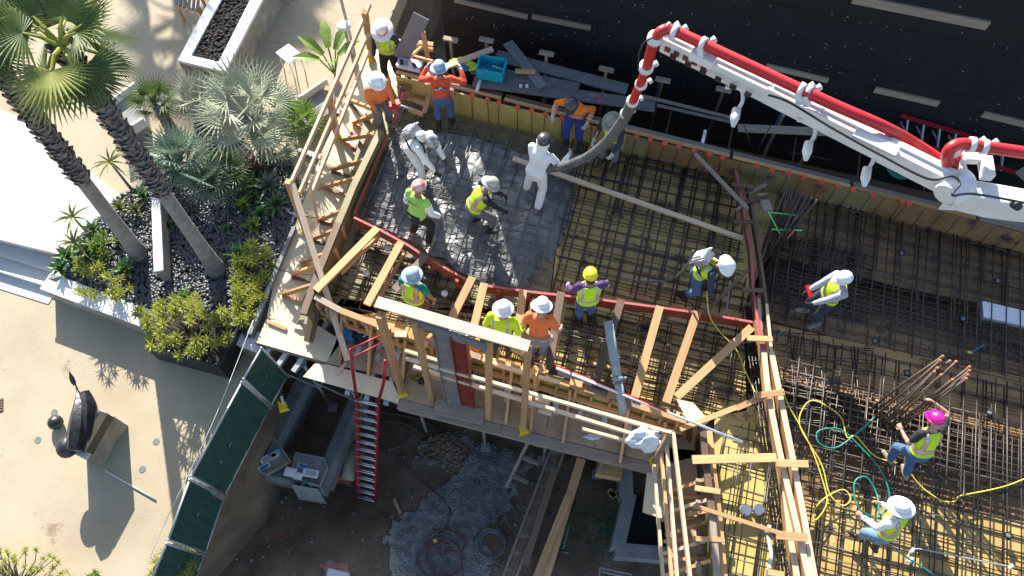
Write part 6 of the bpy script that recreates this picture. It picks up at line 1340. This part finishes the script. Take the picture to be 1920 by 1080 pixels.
    if hair is not None:
        m=MB(); 
        if hair is HAIRY:
            for j in range(26):
                a_=R(100+160*j/25); q0=Hc+Mx@V(math.sin(a_)*.075,math.cos(a_)*.09,.0); q1=q0-ZV*.10-hf*.03; q2=q1-ZV*.16-hf*.02+r*rnd.gauss(0,.015); m.tube([q0,q1,q2],[.018,.020,.006],6)
        else:
            m.lathe([(.082,.02),(.085,-.02),(.082,-.055),(.07,-.085)],Hc-hf*.010,20,Mx,0,1.16)
            m.v=[p if (Vector(p)-Hc).dot(hf)<.03 else tuple(Hc+(Vector(p)-Hc)*.8) for p in m.v]
        m.build('hair',hair,t,True)
    pi=dict(t=t,P=PK,s=s,r=r,f=f,arms=arms,N=N,K=K,Hc=Hc,Mx=Mx,F0=F0,Rz=Rz,Pl=Pl,hu=hu,hf=hf)
    return pi
def packon(pi,label,hoseto=None,side=0):
    """concrete vibrator motor pack carried on the back"""
    s,r,f,P=pi['s'],pi['r'],pi['f'],pi['P']; c=P(.34)-f*.24+r*side; t=thing('vibrator_backpack',label,'vibrator',c)
    m=MB(); m.bar(c-s*.16,c+s*.16,.24,.18,up=-f); m.build('motor_housing',GALV,t,bevel=.03); m=MB(); m.tube([c-s*.2-f*.05+r*.13,c+s*.2-f*.05+r*.13,c+s*.2-f*.05-r*.13,c-s*.2-f*.05-r*.13,c-s*.2-f*.05+r*.13],.012,7); m.build('frame',ALU,t,True)
    m=MB(); m.bar(c-f*.10-s*.1,c-f*.10+s*.1,.14,.03,up=-f); m.build('motor_cover',WPL,t,bevel=.01)
    m=MB()
    for k in(-1,1): m.tube(cr([c+r*.08*k+s*.12,P(.50)+r*.09*k+f*.0+s*.02,P(.44)+r*.11*k+f*.14,P(.30)+r*.13*k+f*.16,P(.2)+r*.17*k-f*.02,c+r*.1*k-s*.12],4),.018,6)
    m.build('shoulder_strap',BLK,t,True); return t,c
def tool(name,label,cat,parts,grp=None):
    t=thing(name,label,cat,parts[0][1].v[0],grp)
    for nm,mb,mt,sm in parts: mb.build(nm,mt,t,sm)
    return t
pA=person('worker in a white wide brim hat and vest over black, by the propped sheet',(738,150),185,C_NAVY,C_BLK,H_W,vest=C_HIY,hatstyle='wide',headp=25,z0=PF,lean=5,seed=1,hands=[(-.26,.15,.92),(.26,.18,.95)],glove=None)
pB=person('worker in a white hat and plain orange shirt standing on the corner kickers',(722,238),150,C_ORG,C_GREYP,H_W,hatstyle='full',lean=12,headp=25,seed=2,z0=-.1,hands=[(-.22,.22,.85),(.18,.25,.95)],hair=HAIRB,boots=B_TAN)
m1=MB(); hp_=pB['arms'][0][2]; m1.box(hp_-ZV*.1,.22,.12,.12,.4); m2=MB(); m2.tube([hp_,hp_+V(.35,-.1,-.05)],.02,8); tool('power_tool','red power tool held low by the worker in the plain orange shirt','tool',[('tool_body',m1,REDP,False),('tool_bit',m2,GALV,True)])
pC=person('worker in a red orange shirt with a back logo, arms raised to the plank',(835,238),5,C_RED,C_JEAN,H_BLU,hatstyle='full',lean=10,seed=3,hands=[(-.30,.35,1.35),(.36,.30,1.42)],hair=HAIRB,glove=G_LT,twist=-5)
m=MB(); c_=pC['P'](.33)-pC['f']*.132; r_,s_=pC['r'],pC['s']
m.bar(c_-r_*.10-s_*.02,c_+r_*.10-s_*.02,.035,.008,up=-pC['f']); o=m.build('shirt_logo',BLUET,pC['t'])
m=MB(); q=c_-pC['f']*.008; m.add([q-r_*.035,q+r_*.045,q+r_*.01+s_*.035],[(0,1,2)]); 
for k in range(4): m.bar(q-r_*(.09-.022*k)-s_*.022,q-r_*(.078-.022*k)-s_*.022,.018,.004,up=-pC['f'])
m.build('shirt_logo_mark',WPL,pC['t'])
pD=person('worker in a white coverall bent forward under a vibrator pack, left in the pour',(792,330),125,C_WHITE,C_WHITE,H_STK,hatstyle='cap',lean=38,headp=55,seed=4,suit='down',hands=[(-.12,.55,.75),(.20,.62,.80)],glove=G_DK,hipf=-.10,hipz=.9,feet=[(-.10,-.12,0),(.12,.14,0)],H=1.72)
packon(pD,'black and silver vibrator pack on the back of the bent white coverall worker')
hose('vibrator_hose','thin vibrator hose looping from the bent white coverall worker into the concrete',[(825,298,.75),(845,262,.9),(850,275,.6),(838,310,.3),(825,345,.05)],.017,RUB,'hose')
pE=person('worker in a white hooded coverall and dark hard hat guiding the end hose',(1004,372),25,C_WHITE,C_WHITE,H_DG,hatstyle='cap',lean=16,headp=12,seed=5,suit=True,hands=[(-.10,.42,1.02),(.42,.36,1.15)],glove=G_LT,hipf=-.02,feet=[(-.22,.10,0),(.14,-.20,0)],hipz=.9,H=1.76,boots=B_RUB,twist=10,heady=-20)
pF=person('worker in an orange hi-vis jacket and blue trousers holding a shovel',(1073,272),205,C_HIO,C_ROYAL,H_NV,hatstyle='cap',lean=24,headp=50,seed=6,hands=[(-.28,.15,1.05),(.32,.30,1.15)],glove=G_LT,vest=None,hipf=-.05,H=1.74)
for zz in (.13,.26): 
    m=MB(); rings(m,pF['P'],pF['s'],pF['r'],pF['f'],[((zz)*1,.182,.134,.0),((zz+.04)*1,.182,.134,.0)]); m.build('reflective_band',C_REF,pF['t'],True)
for a,b,c in pF['arms']:
    for f_ in(.45,.7): m=MB(); q=b.lerp(c,f_) ; dd=(c-b).normalized(); m.tube([q-dd*.02,q+dd*.02],.056,12); m.build('reflective_band',C_REF,pF['t'],True)
hp_=pF['arms'][1][2]; m1=MB(); e=at(1030,262,.15); m1.tube([hp_+(hp_-e).normalized()*.25,e],.016,8); m2=MB(); dd=(e-hp_).normalized(); sx_=dd.cross(ZV).normalized(); e2=e+dd*.30
m2.add([e-sx_*.11,e+sx_*.11,e2+sx_*.10-dd*.06,e2,e2-sx_*.10-dd*.06,e-sx_*.11+V(0,0,.012),e+sx_*.11+V(0,0,.012),e2+sx_*.10-dd*.06+V(0,0,.012),e2+V(0,0,.012),e2-sx_*.10-dd*.06+V(0,0,.012)],[(0,1,2,3,4),(9,8,7,6,5),(0,5,6,1),(1,6,7,2),(2,7,8,3),(3,8,9,4),(4,9,5,0)]); tool('shovel','shovel with a wooden handle held by the orange jacket worker','shovel',[('handle',m1,W_new,True),('blade',m2,GALV,False)])
pG=person('worker in a grey green hard hat and vest standing behind the end hose',(1140,308),215,C_NAVY,C_GREYP,H_G,hatstyle='full',lean=14,headp=30,vest=C_HIY,seed=7,hands=[(-.20,.35,.95),(.24,.30,1.0)],glove=G_LT,trim=C_OEDGE)
hp_=pG['arms'][1][2]; m1=MB(); e=at(1095,300,.05); m1.tube([hp_+(hp_-e).normalized()*.3,e],.016,8); m2=MB(); m2.bar(e-V(.12,0,0),e+V(.12,0,0),.03,.12); tool('rake','wooden handled rake held by the grey green hat worker','rake',[('handle',m1,W_new,True),('rake_head',m2,GALV,False)])
pH=person('worker in a lime green printed tee with white sleeves and a red hard hat',(790,447),35,C_LIME,C_BLK,H_OR,hatstyle='cap',lean=14,headp=15,seed=8,hands=[(-.18,.30,1.0),(.34,.22,.85)],feet=[(-.18,.02,0),(.20,.0,0)],hipz=.88,boots=B_TAN,glove=None,skin=SKIN)
for a,b,c in pH['arms']: m=MB(); capsule(m,[a.lerp(b,.35),b],[.068,.058]); capsule(m,[b,b.lerp(c,.9)],[.058,.046]); me=remesh(m,.013,'white_sleeve',.008,3); [setattr(v,'co',v.co-worldloc[pH['t'].name]) for v in me.vertices]; place(me,'white_sleeve',C_WHITE,pH['t'],worldloc[pH['t'].name],True)
def lettering(txt,c,r_,up_,n_,size,parent,mat):
    cu=bpy.data.curves.new('t','FONT'); cu.body=txt; cu.size=size; cu.align_x='CENTER'; cu.extrude=.0015; ob=bpy.data.objects.new('t',cu); sc.collection.objects.link(ob); bpy.context.view_layer.update()
    me=bpy.data.meshes.new_from_object(ob.evaluated_get(bpy.context.evaluated_depsgraph_get())); bpy.data.objects.remove(ob)
    for v in me.vertices: v.co=c+r_*v.co.x+up_*v.co.y+n_*v.co.z-worldloc[parent.name]
    return place(me,'shirt_lettering',mat,parent,worldloc[parent.name])
c_=pH['P'](.36)-pH['f']*.138; lettering('ABILITY',c_,pH['r'],pH['s'],-pH['f'],.085,pH['t'],C_BLK)
pI=person('crouching worker in a grey hard hat and vest in the wet concrete',(905,425),75,C_BLK,C_GREYP,H_TAN,hatstyle='full',vest=C_HIY,lean=26,headp=40,seed=9,hipz=.80,hipf=-.14,hands=[(-.10,.45,.78),(.22,.42,.72)],feet=[(-.16,-.06,0),(.16,.12,0)],glove=G_DK,trim=C_OEDGE)
pJ=person('worker in a pale blue hard hat and teal shirt near the left braces',(786,600),25,C_TEAL,C_BRN,H_LB,hatstyle='full',vest=C_HIY,lean=8,headp=15,seed=10,hands=[(-.22,.25,.95),(.32,.15,.82)],boots=B_BLK,z0=.0,sleeve='short',trim=C_RED,hair=HAIRB)
pK=person('worker in white hard hat and vest behind the header, left of the orange top worker',(940,665),15,C_HIY,C_NAVY,H_W,hatstyle='full',vest=C_HIY,lean=14,headp=20,seed=11,hands=[(-.25,.25,.98),(.34,.20,.95)],hair=HAIRB,skin=SKIN2)
pL=person('worker in a white hard hat, orange top and light jeans between two braces',(1006,668),10,C_TANK,C_JEANL,H_W,hatstyle='full',lean=22,headp=30,seed=12,sleeve='short',hands=[(-.32,.25,.90),(.36,.22,.95)],boots=B_TAN,skin=SKIN2)
m=MB(); rings(m,pL['P'],pL['s'],pL['r'],pL['f'],[(.02,.195,.150,-.01),(.08,.19,.145,0)]); m.ball(pL['P'](.0)+pL['r']*.19,.07); m.ball(pL['P'](.0)-pL['r']*.19,.07); m.ball(pL['P'](-.02)-pL['f']*.14,.07); m.build('tool_belt',B_TAN,pL['t'],True)
pM=person('worker in a yellow hard hat and purple shirt leaning on the red board',(1094,602),355,C_PURP,C_JEAN,H_Y,hatstyle='cap',vest=C_HIY,lean=6,headp=25,seed=13,hands=[(-.30,.28,.95),(.38,.30,.92)],feet=[(-.08,-.05,0),(.10,.02,0)],glove=G_LT,hair=HAIRB)
pN=person('bent worker in a white hard hat and vest carrying a vibrator pack near the divider',(1302,552),125,C_NAVY,C_JEAN,H_W,hatstyle='full',vest=C_HIY,lean=28,headp=40,seed=14,hands=[(-.28,.35,.80),(.25,.30,.75)],feet=[(-.20,.15,0),(.18,-.18,0)],hipz=.86,hipf=-.08,glove=G_DK)
packon(pN,'silver vibrator pack on the back of the bent worker by the divider')
hose('vibrator_hose','grey vibrator hose curving from the backpack down into the rebar',[(1300,470,1.2),(1290,495,.9),(1265,520,.4),(1235,528,.1),(1190,528,.05)],.02,RUB,'hose')
pO=person('worker in a white hard hat and grey rubber boots on the right rebar mat',(1520,596),262,C_GSH,C_NAVY,H_W,hatstyle='cap',vest=C_HIY,lean=-4,headp=20,seed=15,hands=[(-.12,.34,1.0),(.12,.36,1.02)],boots=B_RUB,feet=[(-.16,-.02,0),(.14,.10,0)],glove=G_DK,skin=SKIN2,trim=C_OEDGE)
hp_=(pO['arms'][0][2]+pO['arms'][1][2])/2; m1=MB(); m1.bar(hp_,hp_+V(-.05,.18,.05),.08,.05); tool('radio','red control box held by the white hat worker with grey boots','tool',[('box_body',m1,REDP,False)])
pP=person('worker in a pink hard hat and hi-vis vest reaching up to the starter bars',(1682,872),345,C_BLK,C_JEAN,H_P,hatstyle='cap',vest=C_HIY,lean=26,side=10,headp=35,seed=16,sleeve='short',hands=[(-.20,.40,1.0),(.30,.60,1.35)],boots=B_TAN,feet=[(-.10,.14,0),(.04,-.16,0)],hipz=.88,skin=SKIN2,trim=C_OEDGE)
pQ=person('worker with long blonde hair under a white hard hat at the bottom edge',(1620,1014),320,C_WHITE,C_JEANL,H_W,hatstyle='full',vest=C_HIY,lean=16,side=12,headp=25,seed=17,hands=[(-.16,.40,1.02),(.22,.34,1.0)],hair=HAIRY,boots=B_BLK,feet=[(-.05,.12,0),(.02,-.14,0)],skin=SKIN2,trim=C_OEDGE)
pR=person('worker in an orange shirt and grey jeans half hidden behind the steel channels',(870,708),0,C_HIO,C_GREYP,H_W,hatstyle='full',lean=18,headp=30,seed=18,z0=PF,hands=[(-.25,.35,1.0),(.28,.35,1.0)])

LC.exclude=False
